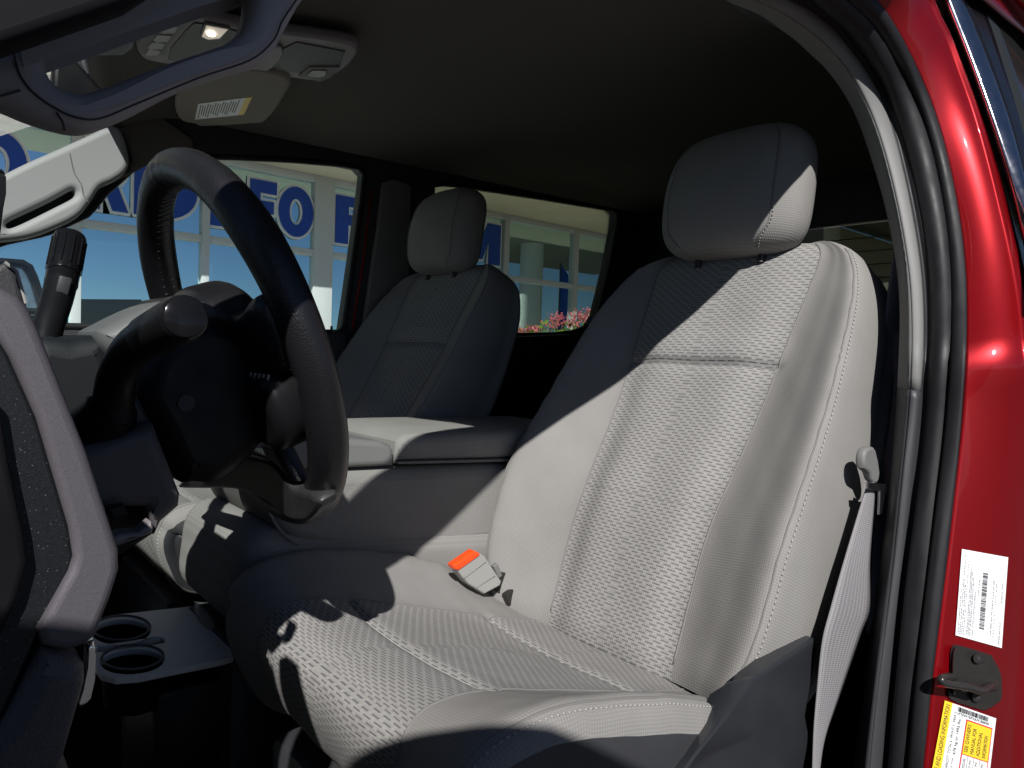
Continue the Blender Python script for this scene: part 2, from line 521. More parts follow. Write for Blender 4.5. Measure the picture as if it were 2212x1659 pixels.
box("side_wall", (-7.9, FY+3.5, 1.2), (.1, 3.4, 1.8), WALL_IN, sh, 0.01)
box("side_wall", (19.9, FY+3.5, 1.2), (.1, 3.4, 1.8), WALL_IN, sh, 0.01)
box("floor_slab", (6, FY+3.4, -.57), (14, 3.6, .05), CONC, sh, 0.01)
def arc(cx, cy, rx_, ry_, a0, a1, n):
    return [(cx+rx_*math.cos(math.radians(a0+(a1-a0)*i/n)), cy+ry_*math.sin(math.radians(a0+(a1-a0)*i/n))) for i in range(n+1)]
GLYPH = {
    "F": [[(0, 0), (.37, 0), (.37, .37), (.86, .37), (.86, .61), (.37, .61), (.37, .76), (.96, .76), (.96, 1), (0, 1)]],
    "O": [arc(.5, .5, .5, .5, 0, 350, 35), arc(.5, .5, .19, .26, 0, 350, 35)],
    "R": [[(0, 0), (.35, 0), (.35, .40), (.42, .40), (.64, 0), (1.0, 0), (.74, .45)]+arc(.60, .71, .34, .29, -50, 90, 8)+[(0, 1)], [(.35, .62), (.54, .62), (.59, .66), (.59, .75), (.54, .79), (.35, .79)]],
    "D": [[(0, 0), (.48, 0)]+arc(.48, .5, .52, .5, -85, 85, 12)+[(.48, 1), (0, 1)], [(.35, .23), (.46, .23)]+arc(.44, .5, .20, .27, -80, 80, 8)+[(.46, .77), (.35, .77)]],
    "M": [[(0, 0), (.28, 0), (.28, .56), (.42, .10), (.58, .10), (.72, .56), (.72, 0), (1, 0), (1, 1), (.68, 1), (.5, .48), (.32, 1), (0, 1)]],
}
def grow(P, d):
    P = [np.array(p, float) for p in P]; n = len(P); out = []
    for i in range(n):
        e1, e2 = P[i]-P[i-1], P[(i+1) % n]-P[i]
        n1, n2 = np.array([e1[1], -e1[0]])/np.linalg.norm(e1), np.array([e2[1], -e2[0]])/np.linalg.norm(e2)
        m = n1+n2
        out.append(P[i]+m*(d/max(.45, m.dot(n1))))
    return out
def letter(ch, pl, pr, pt, pb):
    """one raised letter with a pale outline between picture columns pl..pr on the glazing"""
    xa, xb = fx(pl, (pt+pb)/2), fx(pr, (pt+pb)/2)
    zb, zt = .78+.975*K, .78+1.405*K
    L = [[np.array((xa+(xb-xa)*q[0], zb+(zt-zb)*q[1])) for q in P] for P in GLYPH[ch]]
    plate("letter", L, (0, FY-.045, 0), (1, 0, 0), (0, 0, 1), .015, .002, BLUE, sh)
    G = [grow(L[0], .035)] + [grow(P, -.030) for P in L[1:]]
    plate("letter_outline", G, (0, FY-.028, 0), (1, 0, 0), (0, 0, 1), .012, .002, OUTL, sh)
for a in (("F", -230, -150, 0, 800), ("O", -70, 58, 0, 760), ("R", 180, 276, 0, 820), ("D", 288, 424, 0, 850), ("R", 450, 532, 0, 900), ("F", 537, 597, 0, 920), ("O", 599, 674, 0, 930), ("R", 722, 800, 0, 960), ("M", 985, 1078, 0, 1050)):
    letter(*a)

# entrance canopy standing behind the truck, mirrored in the glazing
ec = thing("entrance_canopy", "flat entrance canopy on round white columns behind the truck", "canopy", (14.4, 1, -.62))
box("canopy_roof", (17.0, 2.5, 4.45), (4.2, 5.0, .2), BEIGE, ec, 0.02)
for (cx, cy) in ((14.4, 1.3), (14.4, 6.6), (19.5, 1.3)):
    V, F = tube_geo([(cx, cy, -.62), (cx, cy, 4.25)], .36, 32)
    obj("column", V, F, COLUMN, ec, sharp=50)
ff = thing("feather_flag", "blue feather flag on a pole mirrored in the showroom glass", "flag", (13.7, 3.3, -.62))
tube("flag_pole", [(13.7, 3.3, -.62), (13.7, 3.3, 3.45)], .02, STEEL, ff, 10, 0)
fv = [(13.72, 3.3, 3.4), (13.98, 3.32, 3.15), (14.05, 3.36, 2.6), (14.0, 3.33, 2.0), (13.9, 3.3, 1.5), (13.72, 3.3, 1.4)]
obj("flag_cloth", fv+[(a, b+.01, c) for a, b, c in fv], [tuple(range(6)), tuple(range(11, 5, -1))]+[(i, (i+1) % 6, 6+(i+1) % 6, 6+i) for i in range(6)], BLUE, ff, smooth=False)
bw = thing("beige_outbuilding", "beige lap-sided building seen through the tinted rear window", "building", (27, 6, -.62))
for i in range(16):
    box("siding_board", (26.0-.01*(i % 2), 8, -.50+i*.30), (.03, 10, .148), BEIGE, bw, 0.004)
box("building_core", (27.6, 8, 1.7), (1.5, 10, 2.3), BEIGE, bw, 0.02)

# flowering shrub outside the rear passenger window
sb = thing("flowering_shrub", "leafy shrub with pink blossoms in front of the showroom glass", "shrub", (3.0, 2.9, -.62))
def leafball(n, cs, rad, size, mat_, nm):
    V, F = [], []
    for i in range(n):
        c = cs[rng.integers(len(cs))]
        p = np.array(c)+rng.normal(0, 1, 3)*np.array(rad)
        a = rng.normal(0, 1, 3); a /= np.linalg.norm(a)
        b = np.cross(a, rng.normal(0, 1, 3)); b /= np.linalg.norm(b)
        s = size*rng.uniform(.6, 1.3)
        k = len(V)
        V += [p-a*s, p+b*s*.45+np.cross(a, b)*s*.15, p+a*s, p-b*s*.45]
        F.append((k, k+1, k+2, k+3))
    return obj(nm, V, F, mat_, sb, smooth=False)
SY = 2.9
hs = [at(1110, 722, Y=SY), at(1150, 716, Y=SY), at(1190, 706, Y=SY), at(1215, 700, Y=SY), at(1240, 704, Y=SY), at(1265, 692, Y=SY), at(1290, 690, Y=SY), at(1230, 720, Y=SY), at(1130, 728, Y=SY), at(1300, 705, Y=SY)]
low = [h-np.array([0, 0, q]) for h in hs for q in (.07, .18, .32, .5)]
leafball(2600, low, (.05, .07, .05), .022, LEAF, "foliage")
tops = [h+np.array([0, 0, .015]) for h in hs[:7]] + [at(1205, 684, Y=SY), at(1245, 682, Y=SY), at(1276, 674, Y=SY), at(1120, 716, Y=SY)]
leafball(1000, tops, (.028, .04, .016), .011, PINK, "blossoms")
for h in hs:
    P = catmull([np.array([3.0+.3*(h[0]-3.0), SY, -.62]), (np.array([3.0, SY, -.62])+h)/2+rng.normal(0, .03, 3), h], 6)
    V, F = tube_geo(P, [.012, .005], 6)
    obj("stem", V, F, STEM, sb)

# ================================================================== TRUCK CAB
cab = thing("truck_cab", "red crew cab truck body with grey headliner and dark interior", "truck", (.8, .435, -.3))
CY = 0.435
def edge_x(y): return .13*(abs(y-CY)/.72)**2.0
# headliner
V = []
xs = np.linspace(0.0, 2.02, 40); ys = np.linspace(-.27, 1.13, 60)
for x_ in xs:
    for y in ys:
        x = edge_x(y)+(x_/2.02)*(2.02-edge_x(y))
        q = max(0.0, (abs(y-CY)-.48)/.22)
        z = 1.335 + .022*x - (.085 if y < CY else .020)*q**2.2 - .05*max(0, (.18-(x-edge_x(y)))/.18)**2
        V.append((x, y, z))
o = obj("headliner", V, grid_faces(40, 60), LINER, cab)
# outer roof skin
V = []
for x_ in np.linspace(0, 1, 30):
    for y in np.linspace(-.33, 1.20, 40):
        x = edge_x(y)-.02+x_*(2.22-edge_x(y))
        q = max(0.0, (abs(y-CY)-.5)/.3)
        V.append((x, y, 1.39 + .022*x - .06*q**2.2 - .05*max(0, (.15-(x-edge_x(y)))/.17)**2))
obj("roof_skin", V, grid_faces(30, 40), RED, cab)
box("floor", (.65, CY, -.012), (1.5, .80, .01), CARPET, cab, 0.002)
box("firewall", (-.80, CY, .35), (.02, .80, .50), PANEL_D, cab, 0.004)
V, F = tube_geo([(edge_x(y)-.005, y, 1.312-.02*max(0, (abs(y-CY)-.5)/.25)) for y in np.linspace(-.28, 1.15, 30)], .027, 12)
obj("roof_header", V, F, LINER, cab)

# passenger side inner wall with the two window openings
SIDE_Y = 1.17
win_f = [(300, 352), (350, 342), (430, 338), (520, 340), (640, 346), (740, 355), (775, 362), (788, 376), (782, 430), (768, 530), (754, 630), (742, 712), (735, 718), (600, 716), (300, 708), (-100, 700), (-170, 640), (-170, 600), (0, 524), (100, 503), (190, 462), (228, 415)]
win_r = [(935, 400), (960, 397), (1010, 402), (1180, 428), (1325, 452), (1336, 462), (1334, 485), (1316, 580), (1292, 680), (1278, 703), (1245, 716), (1200, 722), (1110, 724), (1000, 722), (940, 700), (925, 560)]
outer = [(-420, 600), (-170, 465), (0, 386), (60, 356), (130, 325), (200, 292), (262, 256), (330, 232), (480, 210), (800, 235), (1100, 290), (1500, 360), (1780, 420), (1780, 900), (1500, 1100), (900, 1500), (200, 1500), (-420, 1500)]
sw = px_plate("passenger_side_wall", [outer, win_f, win_r], PANEL_D, cab, Y=SIDE_Y, depth=.05, bevel=.006, sharp=40)
def pane(nm, L, m_, Y):
    P = [at(x, y, Y=Y) for x, y in L]
    c = np.mean(P, 0)
    P = [c+(p-c)*1.03 for p in P]
    n = len(P)
    V = P + [p+np.array([0, .004, 0]) for p in P]
    F = [tuple(range(n)), tuple(range(2*n-1, n-1, -1))] + [(i, (i+1) % n, n+(i+1) % n, n+i) for i in range(n)]
    return obj(nm, V, F, m_, cab, smooth=False)
pane("window_glass", win_f, GLASS, SIDE_Y+.026)
pane("window_glass", win_r, TINT, SIDE_Y+.026)
# black rubber run round each opening
def run(nm, L, Y, r, m_):
    P = [at(x, y, Y=Y) for x, y in L]
    P = P+[P[0]]
    V, F = tube_geo(resample(P, 120), r, 8)
    return obj(nm, V, F, m_, cab)
run("window_seal", win_f, SIDE_Y+.003, .008, RUBBER)
run("window_seal", win_r, SIDE_Y+.003, .008, RUBBER)
# grey trim on the passenger B pillar, and the red door edge seen past it
px_plate("pillar_trim", [[(828, 395), (850, 385), (890, 400), (885, 600), (850, 720), (783, 724), (800, 600), (815, 500)]], TRIM, cab, Y=SIDE_Y-.02, depth=.018, bevel=.006)
px_plate("red_door_edge", [[(801, 410), (805, 410), (788, 560), (764, 712), (760, 712), (784, 560)]], RED, cab, Y=SIDE_Y-.004, depth=.006, bevel=.001)
# front passenger door top and lock button
px_plate("door_top_trim", [[(600, 713), (745, 716), (752, 722), (750, 850), (600, 850)]], PANEL_D, cab, Y=SIDE_Y-.03, depth=.03, bevel=.01)
lk = at(716, 712, Y=SIDE_Y-.02)
tube("lock_button", [lk-np.array([0, 0, .02]), lk+np.array([0, 0, .010])], .0035, BLACK, cab, 10, 0)
px_plate("rear_door_trim", [[(1100, 728), (1235, 722), (1255, 735), (1250, 765), (1240, 990), (1060, 990), (1085, 800)]], BLACK, cab, Y=SIDE_Y-.05, depth=.05, bevel=.012)
for xx in (1097, 1215):
    P = [at(xx+18, 728, Y=SIDE_Y-.055), at(xx+22, 750, Y=SIDE_Y-.055), at(xx+8, 800, Y=SIDE_Y-.055), at(xx, 850, Y=SIDE_Y-.055)]
    tube("door_pull_trim", P, .003, STEEL, cab, 8)
lk2 = at(1258, 722, Y=SIDE_Y-.02)
tube("lock_button", [lk2-np.array([0, 0, .03]), lk2+np.array([0, 0, .012])], .004, BLACK, cab, 10, 0)
# outer door skins of the passenger side
box("outer_door_skin", (.45, 1.34, .10), (.58, .012, .66), RED, cab, 0.01)
box("outer_door_skin", (1.55, 1.34, .10), (.50, .012, .66), RED, cab, 0.01)
# rear wall with window
rx = 2.02
def rw(y0, y1, z0, z1, nm="rear_wall", m_=PANEL_D):
    return box(nm, (rx, (y0+y1)/2, (z0+z1)/2), (.02, (y1-y0)/2, (z1-z0)/2), m_, cab, 0.003)
rw(-.38, 1.25, 0, .90); rw(-.38, 1.25, 1.235, 1.40); rw(.60, 1.25, .90, 1.235); rw(-.38, -.27, .90, 1.235)
box("rear_window", (rx+.01, .165, 1.067), (.003, .43, .165), TINT2, cab, 0)
for i in range(7):
    box("heater_line", (rx+.003, .165, .935+i*.042), (.0008, .42, .0014), TRIM_D, cab, 0)
# rear bench
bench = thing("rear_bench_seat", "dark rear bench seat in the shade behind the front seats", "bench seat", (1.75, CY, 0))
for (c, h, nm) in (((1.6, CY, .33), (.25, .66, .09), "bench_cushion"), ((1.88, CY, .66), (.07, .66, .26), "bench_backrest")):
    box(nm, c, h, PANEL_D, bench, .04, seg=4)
# driver's side wall behind the pillar
box("driver_side_wall", (1.53, -.36, .42), (.48, .02, .42), PANEL_D, cab, .004)
box("driver_side_wall", (1.53, -.27, 1.30), (.47, .03, .12), PANEL_D, cab, .004)
V, F = box_geo((1.54, -.34, .99), (.46, .003, .16), 0)
obj("window_glass", V, F, TINT2, cab, smooth=False)
# windscreen
V = []
for i in range(12):
    for j in range(20):
        a = i/11; b = j/19
        y = -.30+b*1.47
        V.append((edge_x(y)-.03-.77*a-(edge_x(y))*a*.5+.03*math.sin(math.pi*a), y, 1.33-.47*a))
ws = obj("windscreen", V, grid_faces(12, 20), GLASS, cab)

# ---- driver's A pillar (large part of it stands above the picture)
ap = [(-.85, .44), (-.6, .62), (-.4, .765), (-.209, .906), (-.159, .942), (-.056, 1.05), (.083, 1.148), (.125, 1.178), (.25, 1.198), (.40, 1.206), (.52, 1.212), (.60, 1.225), (.68, 1.258), (.74, 1.30), (.86, 1.335), (.95, 1.345), (.95, 1.41), (.3, 1.40), (.1, 1.335), (.0, 1.275), (-.101, 1.198), (-.23, 1.095), (-.6, .80), (-.85, .60)]
AP_LO, AP_UP = None, None
PIL_Y = -.315
plate("front_pillar", [ap], (0, PIL_Y, 0), (1, 0, 0), (0, 0, 1), .024, .006, mat("pillar_black", (.006, .006, .008), .8, spec=.2), cab)

plate("roof_side_rail", [[(.16, 1.315), (.5, 1.335), (.95, 1.375), (2.1, 1.39), (2.1, 1.45), (.3, 1.425), (.1, 1.36)]], (0, -.338, 0), (1, 0, 0), (0, 0, 1), .020, .006, RED, cab)
# ---- driver's B pillar and door opening, from the cabin outwards
c0 = [(1571, 0), (1693, 50), (1773, 126), (1811, 152), (1845, 221), (1876, 297), (1899, 373), (1914, 457), (1933, 507), (1944, 571), (1948, 632), (1949, 700), (1950, 857), (1929, 1001), (1918, 1138), (1899, 1294), (1868, 1477), (1853, 1598), (1845, 1680), (1838, 1760)]
c1 = [(1700, 0), (1788, 42), (1853, 107), (1891, 171), (1910, 229), (1933, 297), (1956, 381), (1975, 495), (1986, 571), (1992, 632), (1994, 660), (1993, 760), (1990, 864), (1975, 963), (1960, 1138), (1933, 1370), (1906, 1659), (1898, 1760)]
c2 = [(1830, 0), (1895, 57), (1937, 118), (1963, 168), (1994, 244), (2028, 343), (2051, 457), (2060, 571), (2064, 640), (2064, 760), (2062, 849), (2047, 1001), (2032, 1060), (2017, 1141), (1994, 1313), (1982, 1465), (1967, 1659), (1960, 1760)]
c3 = [(1891, 0), (1918, 34), (1963, 107), (1994, 164), (2017, 229), (2043, 316), (2066, 400), (2081, 495), (2091, 600), (2093, 680), (2089, 773), (2078, 944), (2063, 1059), (2051, 1160), (2024, 1332), (2013, 1484), (1998, 1598), (1994, 1659), (1986, 1760)]
c4 = [(2013, 0), (2024, 42), (2059, 91), (2093, 171), (2123, 274), (2154, 366), (2181, 457), (2203, 552), (2214, 620), (2232, 700), (2246, 800), (2252, 944), (2250, 1059), (2246, 1160), (2236, 1332), (2228, 1484), (2222, 1598), (2216, 1659), (2210, 1760)]
Y0, Y1, Y2, Y3, Y4 = -.312, -.352, -.388, -.405, -.462
def curve3(c, y0, n=5):
    P = np.array(catmull([np.array(p, float) for p in c], n))
    Q = P.copy(); h = 2*n
    for i in range(len(P)):
        r_ = min(h, i, len(P)-1-i)
        Q[i] = P[i-r_:i+r_+1].mean(0)
    return [door(x, y, y0) for x, y in Q]
C0, C1, C2, C3, C4 = [curve3(c, y) for c, y in ((c0, Y0), (c1, Y1), (c2, Y2), (c3, Y3), (c4, Y4))]
def forward(C, dy, dz):
    """carry the rail on towards the windscreen above the picture"""
    p = C[0]
    ext = [np.array([.12, p[1]-.01, p[2]+.045]), np.array([(p[0]+.12)/2, p[1]-.004, p[2]+.04])]
    return ext + list(C)
E0, E1, E2, E3, E4 = [forward(C, 0, z) for C, z in ((C0, .0), (C1, .0), (C2, .0), (C3, .0), (C4, .0))]
pl = cab
def split_at(C, zs):
    k = [i for i, p in enumerate(C) if i > len(C)*.25 and p[2] < zs]
    return k[0]
k0, k1 = split_at(E0, door(1950, 860, Y0)[2]), split_at(E1, door(1990, 864, Y1)[2])
bul = lambda h, e=1.0: (lambda t: h*math.sin(math.pi*t)**e)
cm = [(a_[0]*.5+b_[0]*.5, a_[1]*.5+b_[1]*.5) for a_, b_ in zip(resample(np.array(c0, float), 40), resample(np.array(c1, float), 40))]
EM = forward(curve3(cm, -.345, 2), 0, 0)
km = split_at(EM, door(1970, 862, -.345)[2])
strip("pillar_trim_inner_face", E0[:k0], EM[:km], TRIM, pl, 6, bul(.002), 70)
strip("pillar_trim_upper", EM[:km], E1[:k1], TRIM, pl, 8, bul(.003), 70)
strip("pillar_trim_lower", E0[k0-1:], EM[km-1:], TRIM_D, pl, 6, bul(.002), 50)
strip("pillar_trim_lower", EM[km-1:], E1[k1-1:], TRIM_D, pl, 8, bul(.003), 50)
inn0 = [p+np.array([.09, .025, .02 if p[2] > 1.0 else 0]) for p in E0]
strip("pillar_inner_return", inn0, E0, TRIM_D, pl, 4, None, 70)
# rubber: a broad lip and a rounded bulb with a gap between
m12 = [a*.70+b*.30 for a, b in zip(resample(E1, 90), resample(E2, 90))]
strip("door_seal_lip", E1, m12, RUBBER, pl, 8, bul(-.004), 80)
strip("door_seal_bulb", m12, E2, RUBBER, pl, 12, bul(.011, .7), 80)
strip("body_flange_seal", E2, E3, RUBBER, pl, 12, bul(.008, .8), 80)
def jam(t):
    return .010*math.sin(math.pi*t)**1.0 + .006*math.exp(-((t-.87)/.06)**2)
strip("door_jamb", E3, E4, RED, pl, 28, jam, 90)
n_j = 90
RE3, RE4 = resample(E3, n_j), resample(E4, n_j)
# body side outside the jamb
out4 = [p+np.array([.07, .012, 0]) for p in RE4]
strip("jamb_outer_return", RE4, out4, RED, pl, 4, None, 80)
box("body_side_inner", (1.15, -.385, .05), (.22, .02, .80), PANEL_D, cab, .004)

# ---- the driver's own door, swung wide open beside the viewer, unseen; added for its shade
DH = np.array([-.62, -.50, 0]); DA = math.radians(66)
dd = np.array([math.cos(DA), -math.sin(DA), 0]); dn = np.array([-math.sin(DA), -math.cos(DA), 0])
od = thing("open_front_door", "red driver's door swung wide open, unseen left of the picture", "truck door", tuple(DH+np.array([0, 0, -.4])))
def door_plate(nm, loops, off, depth, bev, m_):
    V, F = curve_mesh(loops, depth, bev, 3)
    return obj(nm, [DH+dd*v[0]+dn*(off+v[2])+np.array([0, 0, v[1]]) for v in V], F, m_, od, sharp=35)
door_plate("outer_skin", [[(0, -.38), (0, .84), (1.12, .84), (1.12, -.38)]], .07, .02, .006, RED)
door_plate("inner_panel", [[(.02, -.34), (.02, .83), (1.10, .83), (1.10, -.34)]], .0, .10, .02, PANEL_D)
door_plate("window_frame", [[(0, .80), (0, .93), (.12, 1.0), (.25, 1.068), (.40, 1.145), (.55, 1.20), (.80, 1.235), (1.04, 1.24), (1.10, 1.18), (1.12, .80)], [(.29, .86), (.31, 1.03), (.42, 1.09), (.57, 1.145), (.80, 1.18), (1.02, 1.185), (1.05, 1.15), (1.06, .86)]], .03, .04, .008, RUBBER)
door_plate("window_pane", [[(.27, .82), (.30, 1.05), (.42, 1.11), (.57, 1.165), (.80, 1.20), (1.03, 1.205), (1.08, .82)]], .035, .004, .001, GLASS)
door_plate("mirror_housing", [[(.06, .82), (.04, 1.10), (.12, 1.14), (.28, 1.12), (.30, .86)]], .24, .12, .03, BLACK)
door_plate("mirror_arm", [[(.08, .84), (.08, .92), (.22, .92), (.22, .84)]], .13, .14, .01, BLACK)

# sill under the door
box("door_sill", (.0, -.45, -.06), (.80, .12, .06), TRIM_D, cab, .02)

# ---- closed rear door beyond the pillar
rd = thing("rear_side_door", "closed red rear side door with bright window moulding past the pillar", "truck door", (1.2, -.52, -.3))
c5 = [(2030, -40), (2043, 0), (2066, 57), (2104, 152), (2150, 267), (2181, 373), (2207, 476), (2225, 560), (2240, 660)]
c6 = [(2058, -40), (2074, 0), (2127, 103), (2165, 213), (2188, 290), (2212, 381), (2230, 480), (2246, 570), (2258, 660)]
c7 = [(2100, -40), (2112, 0), (2160, 103), (2192, 213), (2208, 290), (2228, 381), (2246, 480), (2262, 570), (2274, 660)]
D5, D6, D7 = curve3(c5, -.478), curve3(c6, -.488), curve3(c7, -.492)
D8 = [p+np.array([.45, .0, -.02]) for p in D7]
strip("door_gap_edge", [p+np.array([.05, .012, 0]) for p in D5], D5, BLACK, rd, 4)
strip("window_moulding", D5, D6, CHROME, rd, 10, bul(.006, .8))
strip("window_frame", D6, D7, GLOSS, rd, 4)
strip("window_pane", D7, D8, mat("privacy_glass", (.02, .022, .022), .08, spec=.6), rd, 6)
P = [door(x, y, -.505) for x, y in ((2100, -20), (2160, 30), (2212, 72))]
P = P+[P[-1]+np.array([.12, .0, -.02])]
Q = [p+np.array([.02, .02, .07]) for p in P]
box("outer_skin", (1.50, -.50, .12), (.58, .015, .72), RED, rd, .01)
strip("upper_frame", P, Q, RED, rd, 6, bul(.006))
# ================================================================== STEERING WHEEL
WC = np.array([0.0165, 0.043, 0.779]); WA = math.radians(20.2); WR = .180
wn = np.array([math.cos(WA), 0, math.sin(WA)])        # towards the driver
wv = np.array([-math.sin(WA), 0, math.cos(WA)])       # up in the wheel's plane
wu = np.array([0, 1.0, 0])
def wp(u, v, w=0.0): return WC+wu*u+wv*v+wn*w
sw_ = thing("steering_wheel", "black leather steering wheel with worn spoke and stitched rim", "steering wheel", tuple(WC-np.array([.1, 0, .2])))
def rim_geo(a0, a1, n, swell=0.0, r_in=.0180, r_ax=.0176):
    rings = []
    for i in range(n):
        a = a0+(a1-a0)*i/(n-1)
        e = swell*min(1, min(i, n-1-i)/2.0)
        c = wp(WR*math.cos(a), WR*math.sin(a))
        rd_ = wu*math.cos(a)+wv*math.sin(a)
        # thumb swellings at ten and two
        th = 1+.06*math.exp(-((math.degrees(a) % 360-145)/14)**2)+.06*math.exp(-((math.degrees(a) % 360-35)/14)**2)
        wr = .0006*math.sin(a*150)*math.exp(-((math.degrees(a) % 360-88)/14)**2)
        rings.append([c+rd_*(r_in*th+e+wr)*math.cos(k*2*math.pi/24)+wn*(r_ax*th+e+wr)*math.sin(k*2*math.pi/24) for k in range(24)])
    return loft(rings)
for (a0, a1, sw0) in ((62, 118, .0), (122, 238, .0006), (242, 298, .0), (302, 418, .0006)):
    V, F = rim_geo(math.radians(a0-2.0), math.radians(a1+2.0), 60, sw0)
    obj("rim", V, F, LEATHER, sw_, sharp=60)
# inner stitched seam
st = []
for i in range(210):
    a = 2*math.pi*i/210
    c = wp((WR-.0182)*math.cos(a), (WR-.0182)*math.sin(a), -.002*(-1)**i)
    tdir = -wu*math.sin(a)+wv*math.cos(a)
    st.append(tube_geo([c-tdir*.0012-wn*.004, c+tdir*.0012+wn*.004], .0007, 5))
V, F = merge(st); obj("rim_stitching", V, F, mat("stitch_thread", (.10, .10, .10), .5), sw_, kind="stuff")
def wheel_plate(nm, L, w0, depth, bev, m_, par=None):
    P = catmull([np.array(p) for p in L], 5, closed=True)
    V, F = curve_mesh([P], depth, bev, 4)
    return obj(nm, [wp(v[0], v[1], w0+v[2]) for v in V], F, m_, par or sw_, sharp=45)
wheel_plate("airbag_hub", [(-.075, .045), (-.03, .068), (.03, .068), (.075, .045), (.085, 0), (.07, -.06), (.03, -.085), (-.03, -.085), (-.07, -.06), (-.085, 0)], -.012, .055, .018, LEATHER)
wheel_plate("hub_back_cover", [(-.07, .05), (0, .065), (.07, .05), (.075, -.05), (0, -.08), (-.075, -.05)], -.045, .03, .012, BLACK)
for s in (-1, 1):
    wheel_plate("spoke", [(s*.06, .035), (s*.11, .040), (s*.165, .052), (s*.168, -.005), (s*.12, -.018), (s*.06, -.025)], -.012, .030, .012, LEATHER)
    wheel_plate("spoke_back_cover", [(s*.065, -.018), (s*.12, -.016), (s*.155, -.018), (s*.16, -.06), (s*.13, -.085), (s*.07, -.075)], -.020, .040, .012, BLACK)
    wheel_plate("lower_spoke", [(s*.022, -.06), (s*.060, -.065), (s*.085, -.11), (s*.098, -.155), (s*.070, -.172), (s*.045, -.12)], -.010, .020, .008, mat("worn_spoke_paint", (.06, .058, .06), .33, var=.6, vscale=45, metal=.2) if s < 0 else TRIM_D)
def on_wheel(x, y, w=0.0):
    r = ray(x, y); t = wn.dot(WC+wn*w-CAM)/wn.dot(r); p = CAM+r*t-WC
    return (p.dot(wu), p.dot(wv))
P = catmull([np.array(on_wheel(x, y, -.012)) for x, y in ((398, 1046), (440, 1005), (520, 975), (600, 985), (650, 1040), (700, 1060), (712, 1088), (680, 1120), (640, 1112), (590, 1072), (520, 1050), (450, 1050))], 4, closed=True)
V, F = curve_mesh([P], .022, .006, 4)
obj("wide_lower_spoke", [wp(v[0], v[1], -.012+v[2]) for v in V], F, mat("worn_black_paint", (.028, .027, .029), .34, var=.7, vscale=60, bump=(900, .3, .0006)), sw_, sharp=45)
# creased leather edge where the spoke cover ends
cr = []
for k in range(6):
    u = -.155+.010*k
    cr.append(tube_geo([wp(u, -.012, -.030), wp(u+.006, -.018, -.031), wp(u+.009, -.021, -.029)], .0012, 5))
V, F = merge(cr); obj("frayed_edge", V, F, mat("bare_leather", (.35, .32, .26), .6), sw_, kind="stuff")

# ================================================================== STEERING COLUMN
colm = thing("steering_column", "black steering column shroud behind the wheel", "steering column", tuple(at(400, 900, Y=0)-np.array([0, 0, .1])))
px_plate("lower_shroud", [[(300, 860), (330, 760), (420, 690), (500, 690), (555, 740), (585, 850), (575, 960), (490, 1040), (430, 1046), (392, 1040), (340, 940)]], BLACK, colm, Y=-.070, depth=.14, bevel=.018, smooth=3)
px_plate("upper_shroud", [[(218, 728), (250, 700), (345, 655), (410, 645), (470, 660), (485, 700), (420, 720), (330, 790), (275, 800)]], mat("shroud_grey", (.10, .105, .105), .5, bump=(800, .3, .0006)), colm, Y=-.045, depth=.12, bevel=.016, smooth=3)
px_plate("cluster_hood", [[(375, 648), (420, 634), (480, 634), (535, 655), (560, 700), (400, 720)]], BLACK, colm, Y=.04, depth=.16, bevel=.02, smooth=3)
h = at(403, 871, Y=-.0715)
V, F = tube_geo([h+np.array([0, .004, 0]), h+np.array([0, -.0002, 0])], .007, 14); obj("screw_recess", V, F, INK, colm, sharp=50)

# turn signal lever
tl = thing("turn_signal_lever", "black turn signal lever with flat round end cap left of the column", "lever", tuple(at(245, 905, Y=-.085)))
tp_ = [at(243, 905, Y=-.085), at(246, 860, Y=-.09), at(256, 805, Y=-.105), at(285, 755, Y=-.135), at(325, 724, Y=-.170)]
tube("lever_arm", tp_, [.0155, .0145, .0135, .0135, .014], BLACK, tl, 28, 8)
a, b = at(320, 728, Y=-.165), at(398, 686, Y=-.240)
tube("lever_grip", [a, a+(b-a)*.05, a+(b-a)*.93, b], [.0142, .0150, .0150, .0140], BLACK, tl, 32, 0)
dr = (b-a)/np.linalg.norm(b-a)
tube("end_cap", [b, b+dr*.0025, b+dr*.004], [.0138, .0135, .012], GLOSS, tl, 32, 0)
rb = at(243, 900, Y=-.088)
V, F = tube_geo([rb+np.array([-.004, .016, -.012]), rb+np.array([.0, .0, 0.006])], [.0235, .018], 28); obj("boot", V, F, BLACK, tl, sharp=50)

# gear lever on the far side of the column
gl_ = thing("gear_lever", "black column gear lever with ribbed knob and small plus mark", "lever", tuple(at(92, 760, Y=.11)))
gp = [at(92, 755, Y=.10), at(105, 705, Y=.115), at(122, 650, Y=.135), at(132, 612, Y=.15)]
tube("lever_arm", gp, [.0125, .0135, .0142, .0145], BLACK, gl_, 24, 8)
g0, g1 = at(132, 614, Y=.15), at(152, 512, Y=.185)
gd = (g1-g0)/np.linalg.norm(g1-g0)
tube("knob_collar", [g0, g0+(g1-g0)*.18], .0150, GLOSS, gl_, 24, 0)
tube("knob", [g0+(g1-g0)*.20, g0+(g1-g0)*.24, g0+(g1-g0)*.92, g0+(g1-g0)*.98, g1], [.0148, .0155, .0158, .0150, .0105], GLOSS, gl_, 32, 0)
for k in range(12):
    a_ = 2*math.pi*k/12
    n1 = np.cross(gd, [0, 0, 1]); n1 /= np.linalg.norm(n1); n2 = np.cross(gd, n1)
    off = (n1*math.cos(a_)+n2*math.sin(a_))*.0158
    tube("knob_rib", [g0+(g1-g0)*.30+off, g0+(g1-g0)*.88+off], .0011, GLOSS, gl_, 6, 0)
bt = at(137, 617, Y=.128)
